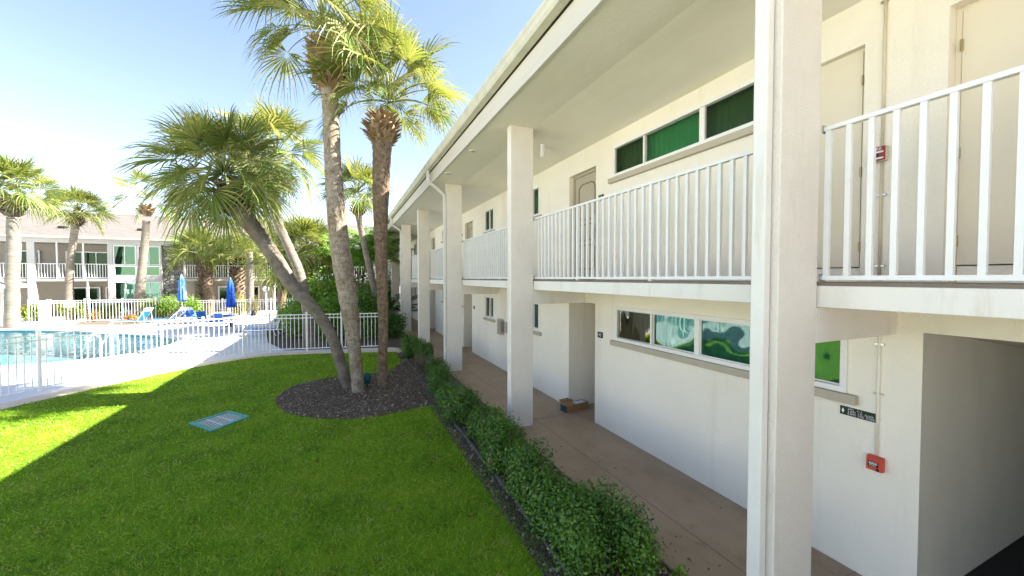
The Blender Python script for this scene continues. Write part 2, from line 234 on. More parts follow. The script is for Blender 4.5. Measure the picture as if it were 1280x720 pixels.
# ------------------------------------------------------------------ mesh helpers
class MB:
    def __init__(s): s.v = []; s.f = []; s.mi = []; s.cur = 0; s.smooth = []; s.sm = False
    def face(s, idx): s.f.append(tuple(idx)); s.mi.append(s.cur); s.smooth.append(s.sm)
    def add(s, verts, faces):
        o = len(s.v); s.v.extend([tuple(p) for p in verts])
        for f in faces: s.face([i + o for i in f])
    def box(s, x0, x1, y0, y1, z0, z1):
        s.add([(x0, y0, z0), (x1, y0, z0), (x1, y1, z0), (x0, y1, z0), (x0, y0, z1), (x1, y0, z1), (x1, y1, z1), (x0, y1, z1)],
              [(0, 3, 2, 1), (4, 5, 6, 7), (0, 1, 5, 4), (1, 2, 6, 5), (2, 3, 7, 6), (3, 0, 4, 7)]); return s
    def cbox(s, c, sx, sy, sz, rz=0):
        m = Matrix.Rotation(rz, 3, 'Z'); c = Vector(c)
        pts = [c + m @ Vector((a * sx / 2, b * sy / 2, d * sz / 2)) for d in (-1, 1) for a, b in ((-1, -1), (1, -1), (1, 1), (-1, 1))]
        s.add(pts, [(0, 3, 2, 1), (4, 5, 6, 7), (0, 1, 5, 4), (1, 2, 6, 5), (2, 3, 7, 6), (3, 0, 4, 7)]); return s
    def bar(s, a, b, w, h, up=(0, 0, 1)):
        a = Vector(a); b = Vector(b); d = (b - a).normalized(); u = Vector(up)
        if abs(d.dot(u)) > 0.98: u = Vector((0, 1, 0))
        r = d.cross(u).normalized(); u = r.cross(d)
        pts = [p + r * (x * w / 2) + u * (y * h / 2) for p in (a, b) for x, y in ((-1, -1), (1, -1), (1, 1), (-1, 1))]
        s.add(pts, [(0, 1, 2, 3)[::-1], (4, 5, 6, 7), (0, 1, 5, 4), (1, 2, 6, 5), (2, 3, 7, 6), (3, 0, 4, 7)]); return s
    def tube(s, path, rad, n=10, cap=True, jitter=0.0):
        path = [Vector(p) for p in path]; rad = rad if hasattr(rad, '__len__') else [rad] * len(path)
        o = len(s.v); prev = None
        for i, p in enumerate(path):
            d = (path[min(i + 1, len(path) - 1)] - path[max(i - 1, 0)]).normalized()
            if prev is None:
                r = d.cross(Vector((0, 1, 0.01)) if abs(d.y) < 0.9 else Vector((1, 0, 0))).normalized()
            else: r = (prev - d * prev.dot(d)).normalized()
            prev = r; q = d.cross(r)
            for k in range(n):
                a = 2 * PI * k / n; rr = rad[i] * (1 + (random.uniform(-jitter, jitter) if jitter else 0))
                s.v.append(tuple(p + (r * math.cos(a) + q * math.sin(a)) * rr))
        for i in range(len(path) - 1):
            for k in range(n):
                s.face((o + i * n + k, o + i * n + (k + 1) % n, o + (i + 1) * n + (k + 1) % n, o + (i + 1) * n + k))
        if cap:
            s.face([o + k for k in range(n)][::-1]); s.face([o + (len(path) - 1) * n + k for k in range(n)])
        return s
    def lathe(s, prof, c=(0, 0, 0), n=16, wob=None):
        o = len(s.v); c = Vector(c)
        for i, (r, z) in enumerate(prof):
            for k in range(n):
                a = 2 * PI * k / n; rr = r * (wob(i, a) if wob else 1)
                s.v.append(tuple(c + Vector((rr * math.cos(a), rr * math.sin(a), z))))
        for i in range(len(prof) - 1):
            for k in range(n): s.face((o + i * n + k, o + i * n + (k + 1) % n, o + (i + 1) * n + (k + 1) % n, o + (i + 1) * n + k))
        s.face([o + k for k in range(n)][::-1]); s.face([o + (len(prof) - 1) * n + k for k in range(n)])
        return s
    def prism(s, poly, z0, z1):
        n = len(poly); s.add([(x, y, z0) for x, y in poly] + [(x, y, z1) for x, y in poly],
                             [tuple(range(n))[::-1], tuple(range(n, 2 * n))] + [(i, (i + 1) % n, n + (i + 1) % n, n + i) for i in range(n)]); return s
    def mesh(s, name, mats):
        me = bpy.data.meshes.new(name); me.from_pydata(s.v, [], s.f)
        for m in (mats if isinstance(mats, (list, tuple)) else [mats]): me.materials.append(m)
        me.polygons.foreach_set('material_index', s.mi); me.polygons.foreach_set('use_smooth', s.smooth); me.update(); return me
    def build(s, name, mats, parent=None, bevel=0.0, loc=None):
        o = bpy.data.objects.new(name, s.mesh(name, mats)); C.objects.link(o)
        if parent: o.parent = parent
        if loc is not None: o.location = loc
        if bevel:
            b = o.modifiers.new('bevel', 'BEVEL'); b.width = bevel; b.segments = 2; b.limit_method = 'ANGLE'
        return o

def tag(o, label=None, cat=None, group=None, kind=None):
    if label: o['label'] = label
    if cat: o['category'] = cat
    if group: o['group'] = group
    if kind: o['kind'] = kind
    return o
def empty(name, loc, label=None, cat=None, group=None, rz=0):
    o = bpy.data.objects.new(name, None); o.empty_display_size = 0.2; C.objects.link(o); o.location = loc; o.rotation_euler = (0, 0, rz)
    return tag(o, label, cat, group)
def struct(o): o['kind'] = 'structure'; return o
def copy_tree(o, parent=None):
    c = o.copy(); C.objects.link(c)
    if parent: c.parent = parent
    for ch in list(o.children): copy_tree(ch, c)
    return c
def np_mesh(name, verts, faces, mats, parent=None, smooth=False, mi=None):
    me = bpy.data.meshes.new(name); nv, nf, k = len(verts), len(faces), faces.shape[1]
    me.vertices.add(nv); me.vertices.foreach_set('co', np.asarray(verts, np.float32).ravel())
    me.loops.add(nf * k); me.loops.foreach_set('vertex_index', faces.ravel().astype(np.int32))
    me.polygons.add(nf); me.polygons.foreach_set('loop_start', np.arange(0, nf * k, k, dtype=np.int32))
    for m in (mats if isinstance(mats, (list, tuple)) else [mats]): me.materials.append(m)
    if mi is not None: me.polygons.foreach_set('material_index', mi.astype(np.int32))
    if smooth: me.polygons.foreach_set('use_smooth', np.ones(nf, bool))
    me.update(calc_edges=True)
    o = bpy.data.objects.new(name, me); C.objects.link(o)
    if parent: o.parent = parent
    return o
def text_mesh(s, size, name, material, loc, rot, parent, extrude=0.0, align='LEFT', sx=1.0):
    cu = bpy.data.curves.new(name, 'FONT'); cu.body = s; cu.size = size; cu.extrude = extrude; cu.align_x = align; cu.align_y = 'CENTER'
    t = bpy.data.objects.new(name, cu); C.objects.link(t); bpy.context.view_layer.update()
    me = bpy.data.meshes.new_from_object(t.evaluated_get(bpy.context.evaluated_depsgraph_get()))
    bpy.data.objects.remove(t); me.materials.clear(); me.materials.append(material)
    o = bpy.data.objects.new(name, me); C.objects.link(o); o.parent = parent; o.location = loc; o.rotation_euler = rot; o.scale = (sx, 1, 1)
    return o
def smoothpoly(pts, n=6):
    """closed catmull-rom"""
    out = []; m = len(pts)
    for i in range(m):
        p0, p1, p2, p3 = [np.array(pts[(i + k - 1) % m], float) for k in range(4)]
        for j in range(n):
            t = j / n
            out.append(tuple(0.5 * ((2 * p1) + (-p0 + p2) * t + (2 * p0 - 5 * p1 + 4 * p2 - p3) * t * t + (-p0 + 3 * p1 - 3 * p2 + p3) * t ** 3)))
    return out
def smoothline(pts, n=6):
    out = []; m = len(pts); P = [np.array(p, float) for p in pts]
    for i in range(m - 1):
        p0, p1, p2, p3 = P[max(i - 1, 0)], P[i], P[i + 1], P[min(i + 2, m - 1)]
        for j in range(n):
            t = j / n
            out.append(0.5 * ((2 * p1) + (-p0 + p2) * t + (2 * p0 - 5 * p1 + 4 * p2 - p3) * t * t + (-p0 + 3 * p1 - 3 * p2 + p3) * t ** 3))
    out.append(P[-1]); return [tuple(p) for p in out]
def inpoly(x, y, poly):
    r = np.zeros(len(x), bool); n = len(poly)
    for i in range(n):
        x0, y0 = poly[i]; x1, y1 = poly[(i + 1) % n]
        c = ((y0 > y) != (y1 > y))
        with np.errstate(divide='ignore', invalid='ignore'):
            xi = (x1 - x0) * (y - y0) / ((y1 - y0) if y1 != y0 else 1e-9) + x0
        r ^= c & (x < xi)
    return r
def sheet(name, outer, z, material, holes=()):
    bm = bmesh.new()
    for loop in [outer, *holes]:
        vs = [bm.verts.new((p[0], p[1], z)) for p in loop]
        for i in range(len(vs)): bm.edges.new((vs[i], vs[(i + 1) % len(vs)]))
    bmesh.ops.triangle_fill(bm, use_beauty=True, use_dissolve=False, edges=bm.edges[:])
    bmesh.ops.recalc_face_normals(bm, faces=bm.faces[:])
    if bm.faces and sum(f.normal.z for f in bm.faces) < 0: bmesh.ops.reverse_faces(bm, faces=bm.faces[:])
    me = bpy.data.meshes.new(name); bm.to_mesh(me); bm.free(); me.materials.append(material)
    o = bpy.data.objects.new(name, me); C.objects.link(o); return o

# ------------------------------------------------------------------ the ground
DX0, DX1, DY0, DY1 = -44.0, 1.9, 8.0, 34.6
g = MB(); B = 900
for x0, x1, y0, y1 in ((-B, DX0, -B, B), (DX1, B, -B, B), (DX0, DX1, -B, DY0), (DX0, DX1, DY1, B)):
    g.add([(x0, y0, -0.02), (x1, y0, -0.02), (x1, y1, -0.02), (x0, y1, -0.02)], [(0, 1, 2, 3)])
struct(g.build('ground', M['ground']))
pool = smoothpoly([(-7.0, 22.3), (-8.9, 24.5), (-12.9, 27.7), (-15.8, 29.5), (-18.2, 29.9), (-21, 28.4), (-22, 24), (-19, 19.6), (-14, 17.9), (-10.6, 17.75), (-9.4, 17.6), (-8.3, 17.85), (-7.45, 18.3), (-6.95, 19.3), (-6.65, 20.7)], 5)
struct(sheet('pool_deck', [(DX0, DY0), (DX1, DY0), (DX1, DY1), (DX0, DY1)], 0.0, M['deck'], [pool]))
b = MB(); n = len(pool); WZ = -0.07
for i in range(n):
    p, q = pool[i], pool[(i + 1) % n]
    b.cur = 1; b.add([(*p, 0), (*q, 0), (*q, -0.24), (*p, -0.24)], [(0, 1, 2, 3)])
    b.cur = 0; b.add([(*p, -0.24), (*q, -0.24), (*q, -1.25), (*p, -1.25)], [(0, 1, 2, 3)])
b.add([(*p, -1.25) for p in pool], [tuple(range(n))])
struct(b.build('pool_basin', [M['plaster'], M['tile']]))
struct(sheet('pool_water', pool, WZ, M['water']))
cp = MB(); cen = np.array([-12.5, 23.5])
def grow(poly, d):
    out = []
    for i in range(len(poly)):
        a = np.array(poly[i - 1]); c = np.array(poly[(i + 1) % len(poly)]); t = c - a; t /= np.linalg.norm(t)
        nn = np.array([t[1], -t[0]]); p = np.array(poly[i])
        if np.dot(nn, p - cen) < 0: nn = -nn
        out.append(tuple(p + nn * d))
    return out
pin, pout = grow(pool, -0.03), grow(pool, 0.26)
for i in range(n):
    j = (i + 1) % n
    cp.add([(*pin[i], 0.025), (*pin[j], 0.025), (*pout[j], 0.025), (*pout[i], 0.025), (*pin[i], -0.03), (*pin[j], -0.03), (*pout[j], 0.001), (*pout[i], 0.001)],
           [(0, 1, 2, 3), (0, 4, 5, 1), (3, 2, 6, 7)])
struct(cp.build('pool_coping', M['coping']))

lawn_far = smoothline([(-9.3, 5.5), (-8.2, 8.9), (-6.69, 11.78), (-5.95, 12.9), (-5.0, 14.2), (-4.3, 15.0), (-3.2, 15.9), (-2.3, 16.15), (-0.4, 15.8), (1.0, 15.4), (1.85, 15.15)], 5)
path_out = smoothline([(-9.9, 5.5), (-8.75, 9.2), (-7.15, 12.1), (-6.45, 13.3), (-5.45, 14.75), (-4.6, 15.5), (-3.4, 16.3), (-2.4, 16.75), (-0.3, 16.3), (1.2, 15.95), (2.75, 15.5)], 5)
bed = smoothpoly([(-1.45, 10.25), (-1.3, 11.15), (-0.85, 11.7), (0, 12.02), (0.85, 11.95), (1.35, 12.25), (1.62, 12.9), (1.9, 13.4), (1.9, 11), (1.9, 8.6), (1.55, 8.45), (0.9, 8.25), (0.13, 8.22), (-0.75, 8.75), (-1.2, 9.4)], 4)
lawn_poly = [p for p in lawn_far] + [(1.84, 13.5), (1.82, 9.0), (1.81, 6.0), (1.86, 4.4), (1.83, 3.0), (1.82, -3.0), (-12, -3.0)]
struct(sheet('lawn', lawn_poly, 0.008, M['lawn']))
struct(sheet('path', [p for p in path_out] + [(2.75, 14.9), (1.85, 14.9)] + lawn_far[::-1], 0.004, M['path']))
struct(sheet('mulch_bed', bed, 0.016, M['mulch']))
struct(sheet('mulch_strip', [(1.70, -3), (2.86, -3), (2.86, 14.9), (1.76, 14.9), (1.70, 9)], 0.012, M['mulch']))
struct(sheet('planting_bed', [(1.5, 16.3), (3.0, 15.6), (3.0, 34.0), (-1.9, 34.0), (-3.8, 24.0), (-3.0, 19.5), (-2.1, 17.2)], 0.014, M['mulch']))
struct(sheet('planting_border', [(-14.9, 31.6), (-10.9, 29.8), (-6.5, 31.6), (-6.5, 33.9), (-15.4, 33.9)], 0.014, M['mulch']))
w = MB(); w.box(2.84, 4.41, -6, 33.6, -0.1, 0.03)
struct(w.build('walkway', M['floor'], bevel=0.008))
jt = MB(); jt.box(3.43, 3.437, -6, 33.6, 0.029, 0.0325)
for k in range(-1, 8): jt.box(2.845, 4.405, 2.0 + 4.73 * k - 0.004, 2.0 + 4.73 * k + 0.004, 0.0285, 0.0322)
struct(jt.build('walkway_joints', M['coat']))

# grass blades
def grass():
    n = 620000
    x = RNG.uniform(-9.5, 2.0, n); y = RNG.uniform(1.6, 16.3, n)
    d = np.hypot(x, y); keep = RNG.random(n) < np.clip((4.6 / d) ** 1.7, 0, 1); jx = x + RNG.normal(0, .03, n); jy = y + RNG.normal(0, .03, n)
    ang = np.arctan2(x, y); keep &= (ang > -0.62) & (ang < 0.75) | (d < 4.5)
    keep &= inpoly(jx, jy, lawn_poly) & ~inpoly(jx + .02 * np.sin(x * 9), jy + .03 * np.sin(x * 7 + y * 5), bed)
    keep &= ~inpoly(x, y, [(-2.76, 9.19), (-2.21, 9.76), (-1.72, 9.17), (-2.22, 8.52)])
    # thin, worn spots
    f = np.sin(x * 2.1 + 1.3 * np.sin(y * 1.7)) * np.sin(y * 2.6 + 1.1 * np.sin(x * 2.3)) + 0.5 * np.sin(x * 6.1 + y * 3.3) * np.sin(y * 5.7 - x * 2.2)
    keep &= RNG.random(n) < np.clip(1.25 - 0.75 * np.clip(f - 0.35, 0, 1) * 1.2, 0.2, 1)
    x, y, d = x[keep], y[keep], d[keep]; n = len(x)
    a = RNG.uniform(0, 2 * PI, n); wd = 0.0042 * np.clip(d / 4.2, 1, 4) * RNG.uniform(0.7, 1.3, n)
    h = RNG.uniform(0.012, 0.046, n); lean = RNG.uniform(0.4, 2.0, n) * h; la = RNG.uniform(0, 2 * PI, n)
    z0 = np.full(n, 0.006)
    v = np.empty((n, 3, 3))
    v[:, 0] = np.stack([x - wd * np.cos(a), y - wd * np.sin(a), z0], 1)
    v[:, 1] = np.stack([x + wd * np.cos(a), y + wd * np.sin(a), z0], 1)
    v[:, 2] = np.stack([x + lean * np.cos(la), y + lean * np.sin(la), z0 + h], 1)
    o = np_mesh('grass', v.reshape(-1, 3), np.arange(n * 3).reshape(-1, 3), M['grass'])
    tag(o, 'short mown green grass covering the lawn beside the path', 'grass', kind='stuff')
grass()
def chips():
    n = 42000
    x = RNG.uniform(-1.6, 2.85, n); y = RNG.uniform(1.8, 14.9, n)
    k = inpoly(x, y, bed) | ((x > 1.72) & (x < 2.84)); x, y = x[k], y[k]; n = len(x)
    s = RNG.uniform(0.006, 0.022, n); a = RNG.uniform(0, PI, n); asp = RNG.uniform(0.25, 0.8, n); t = RNG.uniform(-0.9, 0.9, n)
    z = 0.018 + RNG.uniform(0, 0.02, n); ca, sa = np.cos(a), np.sin(a)
    v = np.empty((n, 4, 3))
    for i, (p, q) in enumerate(((-1, -1), (1, -1), (1, 1), (-1, 1))):
        u, w_ = p * s, q * s * asp
        v[:, i] = np.stack([x + u * ca - w_ * sa, y + u * sa + w_ * ca, z + u * np.sin(t) * 0.7 + 0.004 * q], 1)
    o = np_mesh('mulch_chips', v.reshape(-1, 3), np.arange(n * 4).reshape(-1, 4), M['chip'])
    tag(o, 'loose dark bark chips scattered round the palms and under the hedge', 'mulch', kind='stuff')
chips()
def litter():
    n = 150
    x = np.concatenate([RNG.uniform(2.86, 3.4, n // 2), RNG.uniform(2.9, 4.38, n // 2)]); y = 1.5 + 13 * RNG.random(n) ** 1.5
    P = np.stack([x, y, np.full(n, .036)], 1); v = leaves(n, .02, P, np.tile([0, 0, 3.0], (n, 1)), .42)
    v[:, 2] = np.clip(v[:, 2], .0335, .05)
    o = np_mesh('leaf_litter', v, np.arange(n * 4).reshape(-1, 4), M['palm_dead_dark'])
    tag(o, 'a few dry brown leaves scattered on the painted walkway', 'leaves', kind='stuff')
e = MB()
yy = 2.0
while yy < 14.0:
    L = random.uniform(0.35, 0.6); dx = random.uniform(-0.012, 0.012)
    e.bar((1.93 + dx, yy, 0.03), (1.93 + dx + random.uniform(-0.01, 0.01), yy + L, 0.03), 0.03, 0.055); yy += L - 0.003
tag(e.build('lawn_edging', M['edge']), 'weathered grey edging strip between the lawn and the hedge', 'edging')

# ------------------------------------------------------------------ near apartment building
WX = 4.41; PI0, PI1 = 2.80, 3.25; SP = 4.73; PY = [1.75 + SP * k for k in range(-1, 7)]
B0, B1 = -6.0, 33.6
apt = empty('apartment_building', (WX, B0, 0), 'long two storey cream apartment building with open walkways, square pillars and white railings', 'building')
def part(mb, name, m, parent=None, bevel=0.0):
    parent = parent or apt
    o = mb.build(name, m); o.parent = parent
    off = Vector((0, 0, 0)); q = parent
    while q: off += q.location; q = q.parent
    o.location = -off
    if bevel:
        bv = o.modifiers.new('bevel', 'BEVEL'); bv.width = bevel; bv.segments = 2; bv.limit_method = 'ANGLE'
    return o
def wall_grid(mb, y0, y1, z0, z1, holes, xf=WX, th=0.2):
    ys = sorted({y0, y1, *[h[0] for h in holes], *[h[1] for h in holes]}); zs = sorted({z0, z1, *[h[2] for h in holes], *[h[3] for h in holes]})
    ys = [a for a in ys if y0 <= a <= y1]; zs = [a for a in zs if z0 <= a <= z1]
    solid = {}
    for i in range(len(ys) - 1):
        for j in range(len(zs) - 1):
            cy, cz = (ys[i] + ys[i + 1]) / 2, (zs[j] + zs[j + 1]) / 2
            solid[i, j] = not any(h[0] < cy < h[1] and h[2] < cz < h[3] for h in holes)
    for (i, j), s in solid.items():
        if not s: continue
        a, b_, c, d = ys[i], ys[i + 1], zs[j], zs[j + 1]
        mb.add([(xf, a, c), (xf, b_, c), (xf, b_, d), (xf, a, d)], [(0, 3, 2, 1)])
        for (di, dj), q in {(-1, 0): [(a, c), (a, d)], (1, 0): [(b_, c), (b_, d)], (0, -1): [(a, c), (b_, c)], (0, 1): [(a, d), (b_, d)]}.items():
            if not solid.get((i + di, j + dj), True):
                (p, r), (s2, t) = q
                mb.add([(xf, p, r), (xf, s2, t), (xf + th, s2, t), (xf + th, p, r)], [(0, 1, 2, 3)])
# openings -------------------------------------------------
mir = lambda a, b, c: (2 * c - b, 2 * c - a)
upper_win = [(2.98, 5.63, 4.57, 5.125), (8.42, 9.22, 4.33, 5.06), (11.55, 12.37, 4.33, 5.06), (15.15, 18.55, 4.57, 5.125), (22.6, 23.4, 4.33, 5.06), (25.8, 26.6, 4.33, 5.06), (29.4, 32.6, 4.57, 5.125)]
lower_win = [(2.10, 5.54, 1.70, 2.30), (8.42, 9.22, 1.48, 2.21), (11.55, 12.37, 1.48, 2.21), (15.15, 18.55, 1.70, 2.30), (22.6, 23.4, 1.48, 2.21), (25.8, 26.6, 1.48, 2.21), (29.4, 32.6, 1.70, 2.30)]
upper_door = [(6.15, 7.09), (13.78, 14.78), (20.2, 21.14), (27.6, 28.5)]
FL = 2.765
plain_door = [(2.02, 2.88), (0.42, 1.48)]
low_recess = [(6.15, 7.09), (13.9, 15.0), (20.2, 21.14), (27.6, 28.5)]
wl = MB()
wall_grid(wl, 1.58, B1, 0.0, 2.60, [*lower_win, *[(a, b_, 0.0, 2.31) for a, b_ in low_recess]])
wall_grid(wl, B0, 1.58, 0.0, 2.60, [(-1.6, 1.58, 0.0, 2.345)])
wall_grid(wl, B0, B1, 2.60, 5.60, [*upper_win, *[(a, b_, FL, 4.93) for a, b_ in upper_door], *[(a, b_, FL, 4.945) for a, b_ in plain_door]])
for y in (B0, B1): wl.add([(WX, y, 0), (16, y, 0), (16, y, 5.6), (WX, y, 5.6)], [(0, 1, 2, 3)])
wl.add([(16, B0, 0), (16, B1, 0), (16, B1, 5.6), (16, B0, 5.6)], [(0, 1, 2, 3)])
for a, b_ in low_recess:   # deep ground floor entries
    wl.add([(WX + 0.2, a, 0), (WX + 1.3, a, 0), (WX + 1.3, a, 2.31), (WX + 0.2, a, 2.31)], [(0, 1, 2, 3)])
    wl.add([(WX + 0.2, b_, 0), (WX + 1.3, b_, 0), (WX + 1.3, b_, 2.31), (WX + 0.2, b_, 2.31)], [(3, 2, 1, 0)])
    wl.add([(WX + 0.2, a, 2.31), (WX + 1.3, a, 2.31), (WX + 1.3, b_, 2.31), (WX + 0.2, b_, 2.31)], [(0, 1, 2, 3)])
    wl.add([(WX, a, 0.031), (WX + 1.3, a, 0.031), (WX + 1.3, b_, 0.031), (WX, b_, 0.031)], [(0, 1, 2, 3)])
    wl.mi[-1] = 1
part(wl, 'wall', [M['stucco'], M['floor']])
# stair passage
ps = MB()
ps.add([(WX, 1.58, 0), (11, 1.58, 0), (11, 1.58, 2.6), (WX, 1.58, 2.6)], [(0, 1, 2, 3)])
ps.add([(WX, -1.6, 0), (11, -1.6, 0), (11, -1.6, 2.6), (WX, -1.6, 2.6)], [(3, 2, 1, 0)])
ps.add([(11, -1.6, 0), (11, 1.58, 0), (11, 1.58, 2.6), (11, -1.6, 2.6)], [(3, 2, 1, 0)])
ps.add([(WX, -1.6, 2.345), (WX + 0.2, -1.6, 2.345), (WX + 0.2, 1.58, 2.345), (WX, 1.58, 2.345)], [(0, 1, 2, 3)])
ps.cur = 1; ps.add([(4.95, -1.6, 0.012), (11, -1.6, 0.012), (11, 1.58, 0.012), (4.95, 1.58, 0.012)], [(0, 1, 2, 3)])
ps.add([(WX, -1.6, 0.031), (4.95, -1.6, 0.031), (4.95, 1.58, 0.031), (WX, 1.58, 0.031)], [(0, 1, 2, 3)]); ps.mi[-1] = 2
part(ps, 'passage_wall', [M['passage'], M['dark_floor'], M['floor']])
st = MB(); st.add([(4.63, -1.58, 2.335), (4.63, 1.575, 2.335), (8.2, 1.575, 1.83), (8.2, -1.58, 1.83), (4.63, -1.58, 2.55), (4.63, 1.575, 2.55), (8.2, 1.575, 2.05), (8.2, -1.58, 2.05)],
                  [(0, 3, 2, 1), (4, 5, 6, 7), (0, 1, 5, 4), (1, 2, 6, 5), (2, 3, 7, 6), (3, 0, 4, 7)])
part(st, 'stair_soffit', M['passage'])
# slab, beams, coating
s_ = MB(); s_.box(3.262, WX, B0, B1, 2.582, 2.742); part(s_, 'walkway_slab', M['slab'], bevel=0.006)
s_ = MB(); s_.box(3.275, WX - 0.003, B0, B1, 2.743, 2.765); part(s_, 'floor_coating', M['coat'])
for y in PY:
    s_ = MB(); s_.box(3.2515, WX - 0.002, y, y + 0.18, 2.31, 2.580); part(s_, 'beam', M['pillar'], bevel=0.006)
# pillars
pm = MB(); pm.box(-0.225, 0.225, 0, 0.18, 0, 5.66); pmesh = pm.mesh('pillar', M['pillar'])
for y in PY:
    o = bpy.data.objects.new('pillar', pmesh); C.objects.link(o); o.parent = apt; o.location = Vector((3.025, y, 0)) - apt.location
    bv = o.modifiers.new('bevel', 'BEVEL'); bv.width = 0.008; bv.segments = 2
# soffit, fascia, roof, gutter
FX = 2.37
sf = MB(); prof = [(FX + 0.02, 5.56), (2.75, 5.556), (3.25, 5.553), (3.6, 5.50), (WX, 5.352)]
ny = 40
for i in range(len(prof) - 1):
    (xa, za), (xb, zb) = prof[i], prof[i + 1]
    sf.add([(xa, B0, za), (xb, B0, zb), (xb, B1, zb), (xa, B1, za)], [(0, 3, 2, 1)])
sf.sm = False; part(sf, 'soffit', M['soffit'])
fa = MB(); fa.box(FX, FX + 0.045, B0, B1, 5.545, 5.872); part(fa, 'fascia', M['fascia'], bevel=0.005)
rf = MB(); RZ = 8.2; RX = 9.6
rf.add([(2.21, B0 - 0.3, 6.03), (RX, B0 - 0.3, RZ), (RX, B1 + 0.3, RZ), (2.21, B1 + 0.3, 6.03)], [(0, 1, 2, 3)])
rf.add([(RX, B0 - 0.3, RZ), (17, B0 - 0.3, 6.03), (17, B1 + 0.3, 6.03), (RX, B1 + 0.3, RZ)], [(0, 1, 2, 3)])
rf.add([(2.30, B0, 5.90), (17, B0, 5.90), (17, B1, 5.90), (2.30, B1, 5.90)], [(0, 3, 2, 1)])
for y in (B0, B1): rf.add([(2.3, y, 5.6), (17, y, 5.6), (17, y, 6.03), (RX, y, RZ - 0.02), (2.3, y, 6.03)], [(0, 1, 2, 3, 4)])
roof = part(rf, 'roof', M['shingle'])
# gutter: K-profile swept along the eave (open trough with a curved lip)
gu = MB(); gp = [(2.345, 6.035), (2.345, 5.885), (2.235, 5.885), (2.21, 5.92), (2.195, 5.965), (2.175, 5.99), (2.172, 6.035), (2.19, 6.035), (2.195, 6.0), (2.33, 6.0)]
for i in range(len(gp) - 1):
    (xa, za), (xb, zb) = gp[i], gp[i + 1]
    gu.add([(xa, B0 - 0.3, za), (xb, B0 - 0.3, zb), (xb, B1 + 0.3, zb), (xa, B1 + 0.3, za)], [(0, 1, 2, 3)])
part(gu, 'gutter', M['gutter'], roof)
# downspouts at every other pillar
for k in (1, 3, 5):
    y = PY[k] + 0.10
    d = MB(); W_, D_ = 0.10, 0.07
    pth = [(2.27, y, 5.89), (2.27, y, 5.66), (2.30, y, 5.57), (2.66, y, 5.30), (2.745, y, 5.22), (2.755, y, 5.12), (2.755, y, 0.12), (2.70, y, 0.05)]
    for a, c in zip(pth[:-1], pth[1:]):
        a = Vector(a); c = Vector(c); dd = (c - a).normalized() * 0.012
        d.bar(a - dd, c + dd, W_, D_, up=(1, 0, 0.001))
    ds = part(d, 'downspout', M['spout'], bevel=0.01)
# railings
bal = MB(); bal.box(-0.016, 0.016, -0.016, 0.016, 2.815, 3.885); balmesh = bal.mesh('baluster', M['white'])
RXX = 3.30
def railing(k):
    y0, y1 = PY[k] + 0.182, PY[k + 1] - 0.002 if k + 1 < len(PY) else B1
    near = k in (0, 1, 2)
    r = MB(); r.box(RXX - 0.025, RXX + 0.025, y0, y1, 3.885, 3.918)
    root = part(r, 'railing', M['white'], bevel=0.005)
    r = MB(); r.box(RXX - 0.017, RXX + 0.017, y0, y1, 2.785, 2.817); part(r, 'bottom_rail', M['white'], root)
    ys = []; y = (1.718 - 0.1285 * 40)
    while y < y1 - 0.03:
        if y > y0 + 0.03: ys.append(y)
        y += 0.1285 if y > -9 else 1
    for f in (0.36, 0.7):
        yp = ys[int(len(ys) * f)]
        r = MB(); r.box(RXX - 0.02, RXX + 0.02, yp - 0.02, yp + 0.02, 2.766, 3.884); part(r, 'post', M['white'], root)
    for yb in (y0, y1):
        for zz in (3.90, 2.80):
            r = MB(); q = 0.008; r.box(RXX - 0.035, RXX + 0.035, min(yb, yb + q), max(yb, yb + q), zz - 0.03, zz + 0.03) if yb == y0 else r.box(RXX - 0.035, RXX + 0.035, yb - q, yb, zz - 0.03, zz + 0.03)
            part(r, 'bracket', M['steel'], root)
    posts = [ys[int(len(ys) * f)] for f in (0.36, 0.7)]
    if near:
        for y in ys:
            if y in posts: continue
            o = bpy.data.objects.new('baluster', balmesh); C.objects.link(o); o.parent = root; o.location = (RXX, y, 0)
    else:
        r = MB()
        for y in ys: r.box(RXX - 0.0125, RXX + 0.0125, y - 0.0125, y + 0.0125, 2.815, 3.886)
        o = part(r, 'baluster', M['white'], root); o['kind'] = 'stuff'
for k in range(len(PY)): railing(k)
